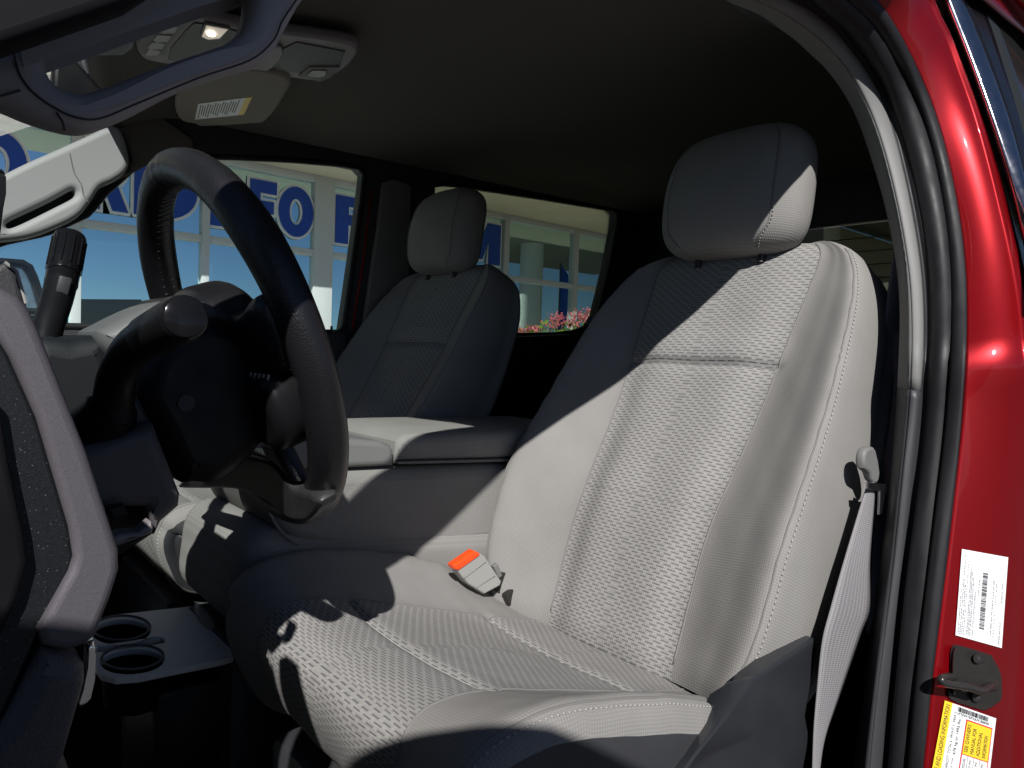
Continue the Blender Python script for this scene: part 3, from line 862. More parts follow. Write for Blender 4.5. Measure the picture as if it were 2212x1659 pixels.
box("shift_button", bt, (.0055, .004, .009), TRIM_D, gl_, .0015, Matrix.Rotation(math.radians(12), 3, 'Y'))
pm = at(147, 609, Y=.126)
V, F = merge([box_geo(pm, (.0026, .0004, .0008), 0, Matrix.Rotation(math.radians(40), 3, 'Y')), box_geo(pm+np.array([0, -.0003, 0]), (.0008, .0004, .0026), 0, Matrix.Rotation(math.radians(40), 3, 'Y'))])
obj("plus_mark", V, F, WHITE_P, gl_, smooth=False)

# ================================================================== DASHBOARD
da = thing("dashboard", "charcoal dashboard with silver flake end bezel and knee panel", "dashboard", (-.35, CY, .3))
prof = [(-.80, .40), (-.80, .855), (-.62, .86), (-.36, .825), (-.225, .79), (-.205, .75), (-.215, .66), (-.20, .62), (-.16, .50), (-.18, .44), (-.30, .40)]
V, F = curve_mesh([catmull([np.array(p) for p in prof], 3, closed=True)], 1.44, .01, 2)
obj("dash_body", [np.array([v[0], .447-v[2], v[1]]) for v in V], F, PANEL_D, da, sharp=40)
# centre pad nearest the wheel; colour darkened in place of shade
px_plate("dash_pad", [[(60, 742), (150, 733), (205, 724), (236, 732), (262, 790), (300, 900), (200, 960), (60, 960)]], mat("shaded_pad_vinyl", (.007, .009, .011), .6, spec=.3, bump=(800, .3, .0006)), da, Y=-.02, depth=.20, bevel=.016, smooth=2)
px_plate("knee_panel", [[(120, 985), (200, 962), (335, 915), (352, 960), (394, 1068), (391, 1096), (352, 1130), (338, 1160), (318, 1098), (250, 1098), (150, 1140), (100, 1140)]], mat("knee_plastic", (.075, .069, .074), .55, bump=(1300, .15, .0005)), da, Y=-.10, depth=.05, bevel=.010)
px_plate("column_bezel", [[(205, 862), (300, 855), (332, 918), (222, 958), (196, 900)]], TRIM_D, da, Y=-.075, depth=.04, bevel=.008)
px_plate("brake_release", [[(230, 1165), (262, 1152), (300, 1150), (328, 1128), (333, 1140), (330, 1152), (256, 1180), (245, 1178)]], TAUPE, da, Y=-.115, depth=.02, bevel=.003)
px_plate("switch_blank", [[(232, 1098), (268, 1090), (278, 1112), (244, 1125)]], BLACK, da, Y=-.118, depth=.012, bevel=.002)
px_plate("under_dash_panel", [[(190, 1100), (330, 1085), (340, 1150), (250, 1210), (190, 1230)]], BLACK, da, Y=-.06, depth=.05, bevel=.006)
# end cap by the open door: silver bezel, dark flake insert, black edge, lower grained panel
EY = -.325
px_plate("end_bezel", [[(-60, 590), (0, 618), (38, 638), (60, 662), (82, 706), (130, 828), (188, 975), (232, 1110), (258, 1190), (259, 1232), (240, 1292), (206, 1378), (186, 1394), (146, 1409), (92, 1397), (80, 1360), (150, 1236), (160, 1204), (150, 1140), (80, 905), (20, 770), (-60, 640)]], SILVER, da, Y=EY, depth=.030, bevel=.004)
px_plate("flake_insert", [[(-60, 640), (20, 770), (80, 905), (150, 1140), (161, 1204), (150, 1238), (82, 1372), (0, 1560), (-60, 1600), (-60, 1000)]], FLAKE_D, da, Y=EY+.004, depth=.024, bevel=.002)
px_plate("end_vent_edge", [[(-70, 800), (0, 880), (20, 1000), (52, 1150), (60, 1214), (40, 1290), (0, 1380), (-70, 1440)]], BLACK, da, Y=EY-.003, depth=.010, bevel=.003)
px_plate("lower_end_panel", [[(92, 1403), (120, 1410), (165, 1424), (190, 1452), (190, 1482), (168, 1560), (142, 1650), (110, 1700), (-60, 1750), (-60, 1640), (0, 1575)]], mat("grained_panel", (.055, .053, .062), .55, bump=(700, .5, .0006), kind='VOR'), da, Y=EY-.002, depth=.040, bevel=.010)
px_plate("bright_strip", [[(184, 1392), (204, 1384), (208, 1400), (206, 1440), (196, 1490), (184, 1528), (176, 1532), (190, 1470), (192, 1420)]], CHROME, da, Y=EY+.014, depth=.012, bevel=.003)
# small screen hood on the dash
px_plate("screen_hood", [[(-40, 590), (12, 566), (36, 585), (48, 625), (58, 660), (-40, 660)]], PANEL_D, da, Y=-.27, depth=.03, bevel=.003)
tube("screen_edge", [at(10, 566, Y=-.272), at(36, 585, Y=-.272), at(56, 655, Y=-.272)], .0008, PLAST_G, da, 6, 0)
px_plate("pillar_end_trim", [[(-10, 362), (6, 362), (13, 372), (10, 440), (2, 510), (-10, 540)]], BLACK, da, Y=-.30, depth=.02, bevel=.004)
# far-side door mirror seen through the glass
dm_ = thing("door_mirror", "black passenger door mirror housing seen past the gear lever", "mirror", tuple(at(20, 640, Y=1.45)))
px_plate("mirror_housing", [[(-60, 560), (0, 556), (52, 560), (72, 572), (84, 598), (110, 680), (-60, 680)], [(-40, 574), (30, 572), (56, 576), (66, 588), (76, 612), (92, 665), (-40, 665)]], BLACK, dm_, Y=1.45, depth=.10, bevel=.01)
px_plate("mirror_glass", [[(-50, 566), (30, 566), (60, 570), (76, 592), (98, 672), (-50, 672)]], CHROME, dm_, Y=1.50, depth=.005, bevel=.001)

# ================================================================== GRAB HANDLES
def handle(nm, label, outer, slot, Y, m_, depth, bev):
    t = thing(nm, label, "grab handle", tuple(at(outer[0][0], outer[0][1], Y=Y)), "pillar grab handles")
    px_plate("handle_body", [outer, slot], m_, t, Y=Y, depth=depth, bevel=bev, smooth=3, res=5, sharp=60)
    return t
hn = handle("grab_handle", "large grey grab handle on the near front pillar, at the upper left",
    [(-140, 140), (-60, 205), (0, 222), (60, 247), (110, 264), (155, 275), (195, 276), (240, 262), (300, 236), (400, 185), (500, 150), (560, 135), (598, 108), (625, 60), (655, 5), (700, -70), (640, -120), (520, -60), (440, -40), (300, 5), (180, 45), (60, 84), (-60, 115)],
    [(104, 136), (110, 96), (140, 72), (290, 18), (430, -34), (500, -58), (545, -66), (548, -10), (533, 52), (505, 80), (470, 95), (350, 135), (230, 180), (186, 192), (158, 190), (122, 172)], -.250, mat("handle_grey", (.36, .335, .35), .6, bump=(1500, .12, .0005)), .030, .0115)
# parting lines
for L in ([(27, 92), (33, 130), (45, 165), (70, 198), (110, 228), (160, 252), (215, 256), (300, 222), (430, 168), (540, 130), (590, 88), (610, 45), (640, 0)], [(-20, 212), (10, 205), (44, 195)], [(122, 243), (134, 262), (140, 282)]):
    P = [at(x, y, Y=-.2505) for x, y in L]
    V, F = tube_geo(catmull(P, 5), .0006, 6); obj("parting_line", V, F, INK, hn)
hp = handle("grab_handle", "sunlit pale grey grab handle on the passenger front pillar",
    [(-90, 428), (0, 380), (60, 350), (130, 319), (190, 292), (228, 275), (256, 272), (272, 300), (281, 345), (272, 372), (244, 392), (218, 404), (196, 436), (168, 469), (110, 497), (57, 514), (0, 521), (-90, 530)],
    [(14, 487), (20, 477), (60, 458), (110, 434), (148, 413), (158, 409), (164, 414), (158, 427), (120, 447), (60, 477), (30, 490), (18, 492)], SIDE_Y-.055, mat("pale_trim", (.27, .275, .275), .6, bump=(1400, .15, .0006)), .05, .014)
P = [at(x, y, Y=SIDE_Y-.0555) for x, y in ((150, 330), (160, 372), (175, 398), (180, 420), (192, 438))]
V, F = tube_geo(catmull(P, 5), .0012, 6); obj("parting_line", V, F, SEAM, hp)
px_plate("pillar_cover_upper", [[(250, 266), (330, 236), (420, 300), (420, 342), (330, 350), (296, 368), (240, 396), (276, 366), (284, 340), (272, 296)]], LINER, cab, Y=SIDE_Y-.02, depth=.03, bevel=.008)

# ================================================================== ROOF THINGS
ZR = 1.318
vis = thing("sun_visor", "folded passenger sun visor with white and yellow label", "sun visor", tuple(at(480, 230, Z=ZR)))
px_plate("visor_panel", [[(378, 238), (384, 205), (420, 170), (520, 150), (625, 170), (612, 215), (575, 262), (545, 268), (440, 274), (420, 268), (392, 262)]], mat("visor_cloth", (.24, .22, .19), .9, bump=(900, .2, .001)), vis, Z=ZR-.022, depth=.020, bevel=.008, smooth=3)
lab = [(428, 224), (545, 209), (527, 247), (421, 258)]
LP = [at(x, y, Z=ZR-.0225) for x, y in lab]
def quad_pt(Q, a, b): return (Q[0]*(1-a)+Q[1]*a)*(1-b)+(Q[3]*(1-a)+Q[2]*a)*b
def quad_patch(nm, Q, a0, a1, b0, b1, m_, par, dz):
    P = [quad_pt(Q, a0, b0), quad_pt(Q, a1, b0), quad_pt(Q, a1, b1), quad_pt(Q, a0, b1)]
    nn = np.cross(Q[1]-Q[0], Q[3]-Q[0]); nn /= np.linalg.norm(nn)
    if nn.dot(CAM-Q[0]) < 0: nn = -nn
    P = [p+nn*dz for p in P]
    V = P+[p-nn*.0003 for p in P]
    F = [(0, 1, 2, 3), (7, 6, 5, 4)]+[(i, (i+1) % 4, 4+(i+1) % 4, 4+i) for i in range(4)]
    return obj(nm, V, F, m_, par, smooth=False)
vl = quad_patch("warning_label", LP, 0, .88, 0, 1, PAPER, vis, .0006)
quad_patch("warning_band", LP, .88, 1, 0, 1, YELLOW, vis, .0006)
for k in range(16):
    quad_patch("print_line", LP, .05+.048*k, .07+.048*k, .08+.05*(k % 3), .9-.07*((k*7) % 4), INK_G, vis, .0010)
oc = thing("overhead_console", "grey overhead console with buttons and lit map light", "overhead console", tuple(at(460, 90, Z=ZR)))
def zp(nm, L, m_, par, z, depth, bev, smooth=0): return px_plate(nm, [L], m_, par, Z=z, depth=depth, bevel=bev, smooth=smooth)
zp("console_shell", [(293, 100), (300, 75), (335, 40), (362, 32), (420, 34), (480, 48), (560, 66), (610, 72), (700, 84), (772, 100), (768, 128), (735, 158), (690, 176), (640, 170), (560, 168), (490, 156), (380, 142), (330, 134), (305, 124)], TAUPE, oc, ZR-.014, .020, .007, 2)
zp("button_panel", [(298, 102), (306, 78), (338, 46), (360, 40), (418, 44), (396, 62), (362, 104), (357, 122), (330, 118), (306, 116)], TRIM, oc, ZR-.0165, .004, .0015, 2)
for L in ([(345, 68), (356, 58), (386, 59), (376, 72), (352, 74)], [(330, 88), (340, 76), (371, 78), (362, 91), (338, 93)], [(318, 104), (327, 92), (357, 95), (349, 107), (325, 108)], [(314, 117), (320, 107), (348, 110), (342, 120), (316, 121)]):
    zp("button", L, PLAST_G, oc, ZR-.0185, .003, .0008)
zp("mesh_panel", [(363, 130), (368, 106), (402, 66), (420, 50), (470, 58), (560, 80), (560, 120), (480, 130), (420, 140)], TRIM_D, oc, ZR-.0160, .003, .001)
zp("lamp_bezel", [(432, 76), (442, 52), (498, 62), (478, 86), (446, 88)], TRIM, oc, ZR-.0190, .004, .001)
zp("lamp_lens", [(436, 80), (446, 56), (492, 65), (474, 84), (450, 86)], LENS, oc, ZR-.0200, .003, .0008)
lb = at(456, 72, Z=ZR-.0205)
V, F = tube_geo([lb, lb-np.array([0, 0, .003])], .0065, 18); obj("lamp_bulb", V, F, LAMP, oc, sharp=50)
zp("handsfree_grille", [(600, 112), (640, 92), (745, 112), (735, 140), (700, 150), (640, 158), (590, 150)], TRIM_D, oc, ZR-.0160, .003, .001)
zp("coat_latch", [(645, 164), (668, 146), (735, 146), (715, 168), (690, 178)], TRIM, oc, ZR-.0185, .004, .0015)
zp("latch_recess", [(662, 164), (674, 152), (706, 153), (704, 163), (690, 168)], GLOSS, oc, ZR-.0200, .003, .001)
zp("round_cover", [(520, 160), (560, 120), (600, 100), (612, 112), (604, 132), (575, 156), (545, 164)], TAUPE, oc, ZR-.0200, .006, .002, 2)
rm = thing("rearview_mirror", "black rear-view mirror glimpsed through the near handle opening", "mirror", tuple(at(150, 150, Y=.43)))
px_plate("mirror_shell", [[(118, 118), (142, 104), (230, 200), (228, 240), (150, 240), (112, 190)]], BLACK, rm, Y=.42, depth=.03, bevel=.006)
px_plate("sensor_cover", [[(168, 112), (184, 112), (198, 162), (184, 166)]], TRIM_D, rm, Y=.50, depth=.03, bevel=.004)
dv = thing("driver_sun_visor", "dark mesh-textured driver visor edge seen through the handle opening", "sun visor", tuple(at(250, 90, Z=1.2)))
px_plate("visor_panel", [[(160, 112), (215, 122), (268, 122), (285, 110), (305, 62), (420, 5), (420, -60), (200, 40)]], TRIM_D, dv, Z=1.215, depth=.016, bevel=.006)

# ================================================================== SEATS
CTRL = 16
def lump(a, b, k=1.0):
    return .22*k*(.0012*math.sin(23*a+1.3)*math.sin(19*b+.4)+.0009*math.sin(41*a-37*b)+.0006*math.sin(73*b+31*a+2.0))
def ring_profile(ctrl, m=8):
    P = catmull([np.array(c, float) for c in ctrl], m, closed=True)
    return P
SB0 = np.array([.555, 0, .345]); SBA = math.radians(25.5); SBL = .722
sa = np.array([math.sin(SBA), 0, math.cos(SBA)]); sn = np.array([-math.cos(SBA), 0, math.sin(SBA)])
def tab(s, xs_, ys_): return float(np.interp(s, xs_, ys_))
def smooth_tab(s, xs_, ys_):
    xs_ = np.array(xs_); ys_ = np.array(ys_)
    q = [np.interp(np.clip(s+d, xs_[0], xs_[-1]), xs_, ys_) for d in np.linspace(-.05, .05, 9)]
    return float(np.mean(q))
seat = thing("bucket_chair", "grey cloth driver's seat with dashed centre fabric, half in sun", "car seat", (.35, 0, 0), "front seats")
def seat_ctrl_back(s):
    W = smooth_tab(s, [0, .06, .15, .35, .6, .78, .88, .95, 1.0], [.235, .262, .276, .282, .272, .258, .240, .212, .175])
    wi = smooth_tab(s, [0, .3, .6, .95, 1], [.122, .126, .140, .160, .150])
    b = smooth_tab(s, [0, .12, .35, .6, .8, .92, 1], [.044, .056, .060, .048, .028, .010, .002])
    th = smooth_tab(s, [0, .3, .8, 1], [.13, .135, .12, .09])
    shr = 1.0
    if s > .93: shr = math.sqrt(max(0.0, 1-((s-.93)/.075)**2))*.9+.1
    if s < .05: shr = .75+.25*math.sqrt(max(0, 1-((.05-s)/.06)**2))
    half = [(0, .006), (wi*.55, .008), (wi, -.002), (wi+(W-wi)*.48, b*.50), (W*.935, b*.98), (W, b*.45-.012), (W+.003, -th*.55), (W*.93, -th*.93), (0, -th)]
    nc = -th*.45
    pts = [(-y, n) for y, n in half] + [(y, n) for y, n in half[-2:0:-1]]
    return [(y*(1 if s < .93 else .55+.45*shr), nc+(n-nc)*shr) for y, n in pts]
rows = sorted(set(list(np.linspace(0, .93, 60))+list(np.linspace(.93, 1.0, 14))+[.676+d for d in (-.018, -.012, -.007, -.003, 0, .003, .007, .012, .018)]))
RB, UVB = [], []
SEAM_S = .665
for s in rows:
    c = SB0+sa*(s*SBL)+sn*(.022*math.exp(-((s-.28)/.2)**2)-.02*max(0, s-.75))
    ring = ring_profile(seat_ctrl_back(s))
    pr, uvr = [], []
    for k, (y, n) in enumerate(ring):
        front = (k <= 2*8) or (k >= 14*8)
        if front:
            wy = 1-(abs(y)/.16)**4
            n = n-.009*math.exp(-((s-SEAM_S)/.010)**2)*max(0, wy)+.004*math.exp(-((s-SEAM_S-.045)/.03)**2)*max(0, wy)
        n += lump(y*2, s*SBL*2)
        if abs(k-33) < 3 or abs(k-95) < 3: n += .0009*math.sin(s*SBL*420)*math.exp(-min(abs(k-33), abs(k-95)))
        pr.append(c+np.array([0, y, 0])+sn*n)
        uvr.append((y, s*SBL))
    # real arc length for the sides keeps the weave even
    arc = np.concatenate([[0], np.cumsum(np.linalg.norm(np.diff(np.array(pr), axis=0), axis=1))])
    uvr = [((a if k <= 64 else a-arc[-1]), s*SBL) for k, a in enumerate(arc)]
    RB.append(pr); UVB.append(uvr)
NR, NC = len(RB), len(RB[0])
def sub_surface(nm, rng_r, cols, m_, par, RBx, UVx):
    V, U = [], []
    for i in rng_r:
        for j in cols:
            V.append(RBx[i][j % len(RBx[0])]); u = UVx[i][j % len(UVx[0])]
            U.append(u)
    return obj(nm, V, grid_faces(len(rng_r), len(cols)), m_, par, uv=U)
back = sub_surface("backrest_shell", range(NR), range(5*8, 11*8+1), FAB_B, seat, RB, UVB)
ksm = min(range(NR), key=lambda i: abs(rows[i]-SEAM_S))
ins_cols = list(range(14*8, 16*8))+list(range(0, 2*8+1))
sub_surface("backrest_insert_lower", range(0, ksm+1), ins_cols, FAB_I, seat, RB, UVB)
sub_surface("backrest_insert_upper", range(ksm, NR), ins_cols, FAB_I, seat, RB, UVB)
sub_surface("backrest_bolster", range(NR), range(2*8, 5*8+1), FAB_B, seat, RB, UVB)
sub_surface("backrest_bolster", range(NR), range(11*8, 14*8+1), FAB_B, seat, RB, UVB)
V = RB[-1]; obj("backrest_top", V, [tuple(range(len(V)))], FAB_B, seat, uv=[(p[1], p[2]) for p in V])
V = RB[0]; obj("backrest_base", V, [tuple(range(len(V)))], TRIM_D, seat)
def seam_line(nm, col, RBx, r0, r1, rad, m_, par, off=None):
    P = [np.array(RBx[i][col]) + (off if off is not None else 0) for i in range(r0, r1)]
    V, F = tube_geo(P, rad, 6); return obj(nm, V, F, m_, par)
for c_ in (16, 112):
    seam_line("seam", c_, RB, 2, NR-3, .0016, SEAM, seat)
P = [np.array(RB[ksm][j % 128])-sn*.001 for j in ins_cols]
V, F = tube_geo(P, .0018, 6); obj("seam", V, F, SEAM, seat)
k33 = min(range(NR), key=lambda i: abs(rows[i]-.33))
P = [np.array(RB[k33][j % 128])+sn*.0002 for j in ins_cols]
V, F = tube_geo(P, .0008, 6); obj("seam", V, F, THREAD, seat)
def stitches(nm, P, ln, gap, rad, m_, par):
    P = np.array(P); L = np.linalg.norm(np.diff(P, axis=0), axis=1).sum()
    n = int(L/(ln+gap)); Q = resample(P, n*4+1)
    V, F = merge([tube_geo([Q[4*i], Q[4*i+2]], rad, 5) for i in range(n)])
    return obj(nm, V, F, m_, par, kind="stuff")
# double stitched line along the outer front edge of each bolster
for c_, sg in ((33, -1), (95, 1)):
    seam_line("seam", c_, RB, 3, NR-10, .0013, SEAM, seat)
    P = [np.array(RB[i][c_+(2 if sg < 0 else -2)])+sn*.0006+np.array([0, sg*.0008, 0]) for i in range(3, NR-10)]
    stitches("stitching", P, .004, .003, .0009, THREAD, seat)
# headrest
hr_c = np.array([.838, 0, .963]); ha = np.array([math.sin(math.radians(10)), 0, math.cos(math.radians(10))]); hn_ = np.array([-math.cos(math.radians(10)), 0, math.sin(math.radians(10))])
rings, uvs = [], []
HH = .224
NH = 34
for i in range(NH):
    h_ = .5-.5*math.cos(math.pi*i/(NH-1))
    k = (max(1e-4, 1-abs(2*h_-1)**(5.0 if h_ < .5 else 3.8)))**(1/2.8)
    wd = (.133+.010*math.sin(math.pi*h_*.9)-.010*h_)*(.30+.70*k)
    dp = (.060-.006*abs(h_-.45))*k
    fwd = .012*math.sin(math.pi*h_)
    rr, uu = [], []
    for j in range(64):
        a = 2*math.pi*j/64
        e = 2/2.9
        y = wd*np.sign(math.cos(a))*abs(math.cos(a))**e
        n = dp*np.sign(math.sin(a))*abs(math.sin(a))**e
        n += fwd-.010*(y/.14)**2*(1 if n > 0 else 0)
        p = hr_c+ha*(h_*HH)+np.array([0, y, 0])+hn_*n
        rr.append(p); uu.append((0, h_*HH))
    ar = np.concatenate([[0], np.cumsum(np.linalg.norm(np.diff(np.array(rr), axis=0), axis=1))])
    uu = [(float(q_-ar[16]), v_) for q_, (u_, v_) in zip(ar, uu)]
    rings.append(rr); uvs += uu
V, F = loft(rings)
hr = obj("headrest", V, F, FAB_B, seat, uv=uvs)
for sg in (-1, 1):
    P = []
    for i in range(3, NH-1):
        j = min(range(0, 33), key=lambda q: abs((rings[i][q][1])-sg*.098*(.35+.65*((max(1e-4, 1-abs(2*(.5-.5*math.cos(math.pi*i/(NH-1)))-1)**3.6))**(1/2.6)))))
        P.append(rings[i][j])
    P = resample(catmull(P[::3], 4), 60)
    V, F = tube_geo(P, .0013, 6); obj("headrest_seam", V, F, SEAM, hr)
    stitches("headrest_stitching", [p+np.array([0, sg*.004, 0])+hn_*.0002 for p in P], .003, .003, .0008, THREAD, hr)
for sg in (-1, 1):
    q = np.array([.838, sg*.062, .95])
    tube("headrest_post", [q, q+ha*.10], .0065, STEEL, seat, 14, 0)
    tube("post_sleeve", [q+ha*.018, q+ha*.030], [.013, .011], BLACK, seat, 16, 0)
# cushion
cpath = [(.22, .27), (.14, .305), (.105, .36), (.092, .412), (.110, .448), (.150, .458), (.21, .449), (.27, .431), (.35, .406), (.45, .376), (.56, .346), (.66, .322)]
cp = resample(catmull([np.array(p) for p in cpath], 10), 90)
RC, UVC = [], []
tg = np.gradient(cp, axis=0); tg /= np.linalg.norm(tg, axis=1)[:, None]
arcs = np.concatenate([[0], np.cumsum(np.linalg.norm(np.diff(cp, axis=0), axis=1))])
for i in range(len(cp)):
    X_, Z_ = cp[i]
    N2 = np.array([-tg[i][1], 0, tg[i][0]])
    top = tg[i][0] > .5
    b = float(np.interp(X_, [.07, .13, .2, .28, .34, .42, .47, .54, .60], [.012, .026, .040, .052, .056, .052, .036, .014, .004])) if top else .010
    if not top: W = float(np.interp(Z_, [.27, .33, .40, .46], [.215, .235, .258, .272]))
    else: W = float(np.interp(X_, [.06, .15, .4, .5, .66], [.272, .282, .284, .275, .24]))
    wi = float(np.interp(X_, [.05, .25, .45, .66], [.165, .155, .150, .140]))
    dip = (.016*min(1.0, max(0.0, (.58-X_)/.16))) if top else 0
    half = [(0, -dip), (wi*.55, -dip*.8), (wi, -.002), (wi+(W-wi)*.50, b*.55), (W*.925, b*.98), (W, b*.35-.012), (W, -.06), (W*.95, -.10), (0, -.10)]
    if not top: half = [(y, n if n > -.005 else n*(.35)) for y, n in half]
    pts = [(-y, (n*.66-.004 if n > .001 else n-.004)) if y > wi*.9 else (-y, n) for y, n in half] + [(y, n) for y, n in half[-2:0:-1]]
    ring = ring_profile(pts)
    pr = []
    for k, (y, n) in enumerate(ring):
        if k <= 16 or k >= 112:
            for xs0, dpth in ((.215, .006), (.455, .006)):
                n -= dpth*math.exp(-((X_-xs0)/.007)**2)*(1 if top else 0)
            n += .006*math.sin(math.pi*np.clip((X_-.215)/.24, 0, 1))*(1 if top else 0)*(1-(abs(y)/.17)**2)
        n += lump(y*2+.3, X_*2, 1.3)
        pr.append(np.array([X_, y, Z_])+N2*n)
    arc = np.concatenate([[0], np.cumsum(np.linalg.norm(np.diff(np.array(pr), axis=0), axis=1))])
    RC.append(pr); UVC.append([((a if k <= 64 else a-arc[-1]), arcs[i]) for k, a in enumerate(arc)])
ncr = len(RC)
kA = min(range(ncr), key=lambda i: abs(cp[i][0]-.215)+(0 if tg[i][0] > .5 else 9))
kB = min(range(ncr), key=lambda i: abs(cp[i][0]-.455)+(0 if tg[i][0] > .5 else 9))
UVS = UVC
sub_surface("cushion_insert_front", range(0, kA+1), ins_cols, FAB_I, seat, RC, UVS)
sub_surface("cushion_insert_middle", range(kA, kB+1), ins_cols, FAB_I, seat, RC, UVS)
sub_surface("cushion_insert_rear", range(kB, ncr), ins_cols, FAB_I, seat, RC, UVS)
sub_surface("cushion_bolster", range(ncr), range(16, 41), FAB_B, seat, RC, UVC)
sub_surface("cushion_bolster", range(ncr), range(88, 113), FAB_B, seat, RC, UVC)
sub_surface("cushion_underside", range(ncr), range(40, 89), TRIM_D, seat, RC, UVC)
V = RC[-1]; obj("cushion_rear_end", V, [tuple(range(len(V)))], FAB_B, seat, uv=[(p[1], p[2]) for p in V])
for c_ in (16, 112): seam_line("seam", c_, RC, 1, ncr, .0015, SEAM, seat)
for k_ in (kA, kB):
    P = [np.array(RC[k_][j % 128])+np.array([0, 0, .0005]) for j in ins_cols]
    V, F = tube_geo(P, .0007, 6); obj("seam", V, F, THREAD, seat)
for c_, d_ in ((33, -1), (95, 1)):
    seam_line("seam", c_, RC, 14, 74, .0013, SEAM, seat)
    P = [np.array(RC[i][c_+d_*(-1)*2])+np.array([0, 0, .0008]) for i in range(14, 74)]
    stitches("stitching", P, .004, .003, .0009, THREAD, seat)
# seat base
box("seat_base", (.36, 0, .15), (.24, .19, .13), TRIM_D, seat, .02)
ps = copy_tree(seat)
ps.location = (.35+.0, .87, .03)
tag(ps, "grey cloth passenger seat in the shade beyond the console", "car seat", "front seats")
# driver's seat outer cover (dark moulded plastic with a raised crease)
def cover_pt(x, y, Yc): return at(x, y, Y=Yc)
CVP = dict(A=(1534, 1506, -.244), B=(1572, 1466, -.244), C=(1632, 1462, -.262), D=(1740, 1390, -.268), E=(1762, 1376, -.268), F=(1766, 1404, -.270), G=(1742, 1547, -.276), H=(1752, 1594, -.278), I=(1730, 1700, -.272),
           R=(1561, 1556, -.276), S=(1502, 1631, -.280), U=(1440, 1720, -.282), T=(1500, 1556, -.242), P=(1440, 1640, -.242), O=(1360, 1720, -.242), K=(1627, 1592, -.266), L=(1536, 1627, -.270))
ck = list(CVP); cvV = [cover_pt(CVP[k][0], CVP[k][1], CVP[k][2]-.022) for k in ck]
cvF = [tuple(ck.index(q) for q in f) for f in ("ABCRT", "TRSP", "PSUO", "CDEF", "CFGK", "CKR", "RKLS", "GHIK", "KIUL", "LUS")]
cv = obj("side_cover", cvV, cvF, mat("side_cover_plastic", (.022, .024, .028), .30, bump=(1300, .35, .0005), var=.2, vscale=30), seat, sharp=30)
md = cv.modifiers.new("thickness", 'SOLIDIFY'); md.thickness = .03; md.offset = -1
mb = cv.modifiers.new("soften", 'BEVEL'); mb.width = .006; mb.segments = 3; mb.limit_method = 'ANGLE'; mb.angle_limit = math.radians(14)

# ================================================================== CENTRE CONSOLE
cc = thing("centre_console", "grey cloth centre console with padded armrest lid and cup tray", "console", (.45, CY, 0))
KY = .285
def kY(nm, L, m_, y, depth, bev, par=cc, smooth=0, uvm=True):
    o = px_plate(nm, [L], m_, par, Y=y, depth=depth, bevel=bev, smooth=smooth, sharp=50)
    me = o.data
    lay = me.uv_layers.new(name="UVMap")
    bx = wloc(o)
    for l in me.loops:
        c = me.vertices[l.vertex_index].co
        lay.data[l.index].uv = (c.x+c.y*.3, c.z+c.y)
    return o
kY("console_body", [(555, 1050), (580, 1105), (604, 1145), (648, 1180), (710, 1194), (800, 1198), (930, 1193), (1072, 1172), (1250, 1145), (1300, 1000), (1150, 1000), (850, 1010), (700, 1016), (600, 1020)], FAB_B, KY, .30, .022)
kY("cup_tray", [(560, 1018), (600, 945), (640, 940), (820, 952), (846, 962), (853, 975), (853, 1007), (700, 1014)], TRIM, KY-.002, .304, .010)
kY("armrest_lid", [(860, 998), (862, 955), (880, 940), (1000, 934), (1180, 928), (1300, 925), (1300, 985), (1150, 990)], FAB_B, KY-.004, .308, .016)
kY("lid_piping", [(860, 1003), (860, 997), (1150, 990), (1300, 985), (1300, 991), (1150, 996)], SEAM, KY-.003, .30, .001)
P = [at(x, y, Y=KY-.001) for x, y in ((575, 1095), (604, 1144), (648, 1179), (710, 1193), (800, 1197), (930, 1192), (1072, 1171), (1200, 1152))]
V, F = tube_geo(catmull(P, 5), .0022, 8); obj("piping", V, F, SEAM, cc)
tt = at(750, 950, Y=KY)[2]
for (xx, yy) in ((.19, .36), (.19, .50)):
    V, F = tube_geo([(xx, yy, tt+.0035), (xx, yy, tt+.0045)], .036, 28); obj("tray_recess", V, F, TRIM_D, cc, sharp=50)
# middle seat cushion under the console
ms = thing("centre_seat_cushion", "shaded grey cloth centre seat cushion under the console", "seat cushion", (.35, CY, .2))
V, F = box_geo((.41, CY, .415), (.30, .160, .080), .05, Matrix.Rotation(math.radians(6), 3, 'Y'), 6)
obj("centre_cushion", V, F, FAB_B, ms, sharp=50, uv=[(v[0], v[1]) for v in V])
box("cushion_base", (.36, CY, .17), (.25, .13, .17), TRIM_D, ms, .02)
# floor cup holder
ch = thing("cup_holder_tray", "grey fold-out tray with two black cup holders near the floor", "cup holder", (.1, CY, 0))
ZC = .337
def ell(cx, cy, rx_, ry_, n=32, rot=0): return [(cx+rx_*math.cos(2*math.pi*k/n), cy+ry_*math.sin(2*math.pi*k/n)+rot*(cx+rx_*math.cos(2*math.pi*k/n)-cx)) for k in range(n)]
e1, e2 = ell(262, 1364, 62, 27, rot=-.03), ell(286, 1428, 67, 27, rot=-.05)
slot = [(208, 1406), (212, 1396), (345, 1376), (354, 1378), (356, 1388), (300, 1396), (212, 1408)]
px_plate("tray_top", [[(188, 1344), (240, 1328), (330, 1318), (440, 1306), (520, 1320), (520, 1412), (480, 1424), (300, 1460), (250, 1464), (218, 1456), (204, 1438), (190, 1400)], e1, e2, slot], mat("tray_grey", (.80, .81, .79), .5), ch, Z=ZC, depth=.010, bevel=.0025)
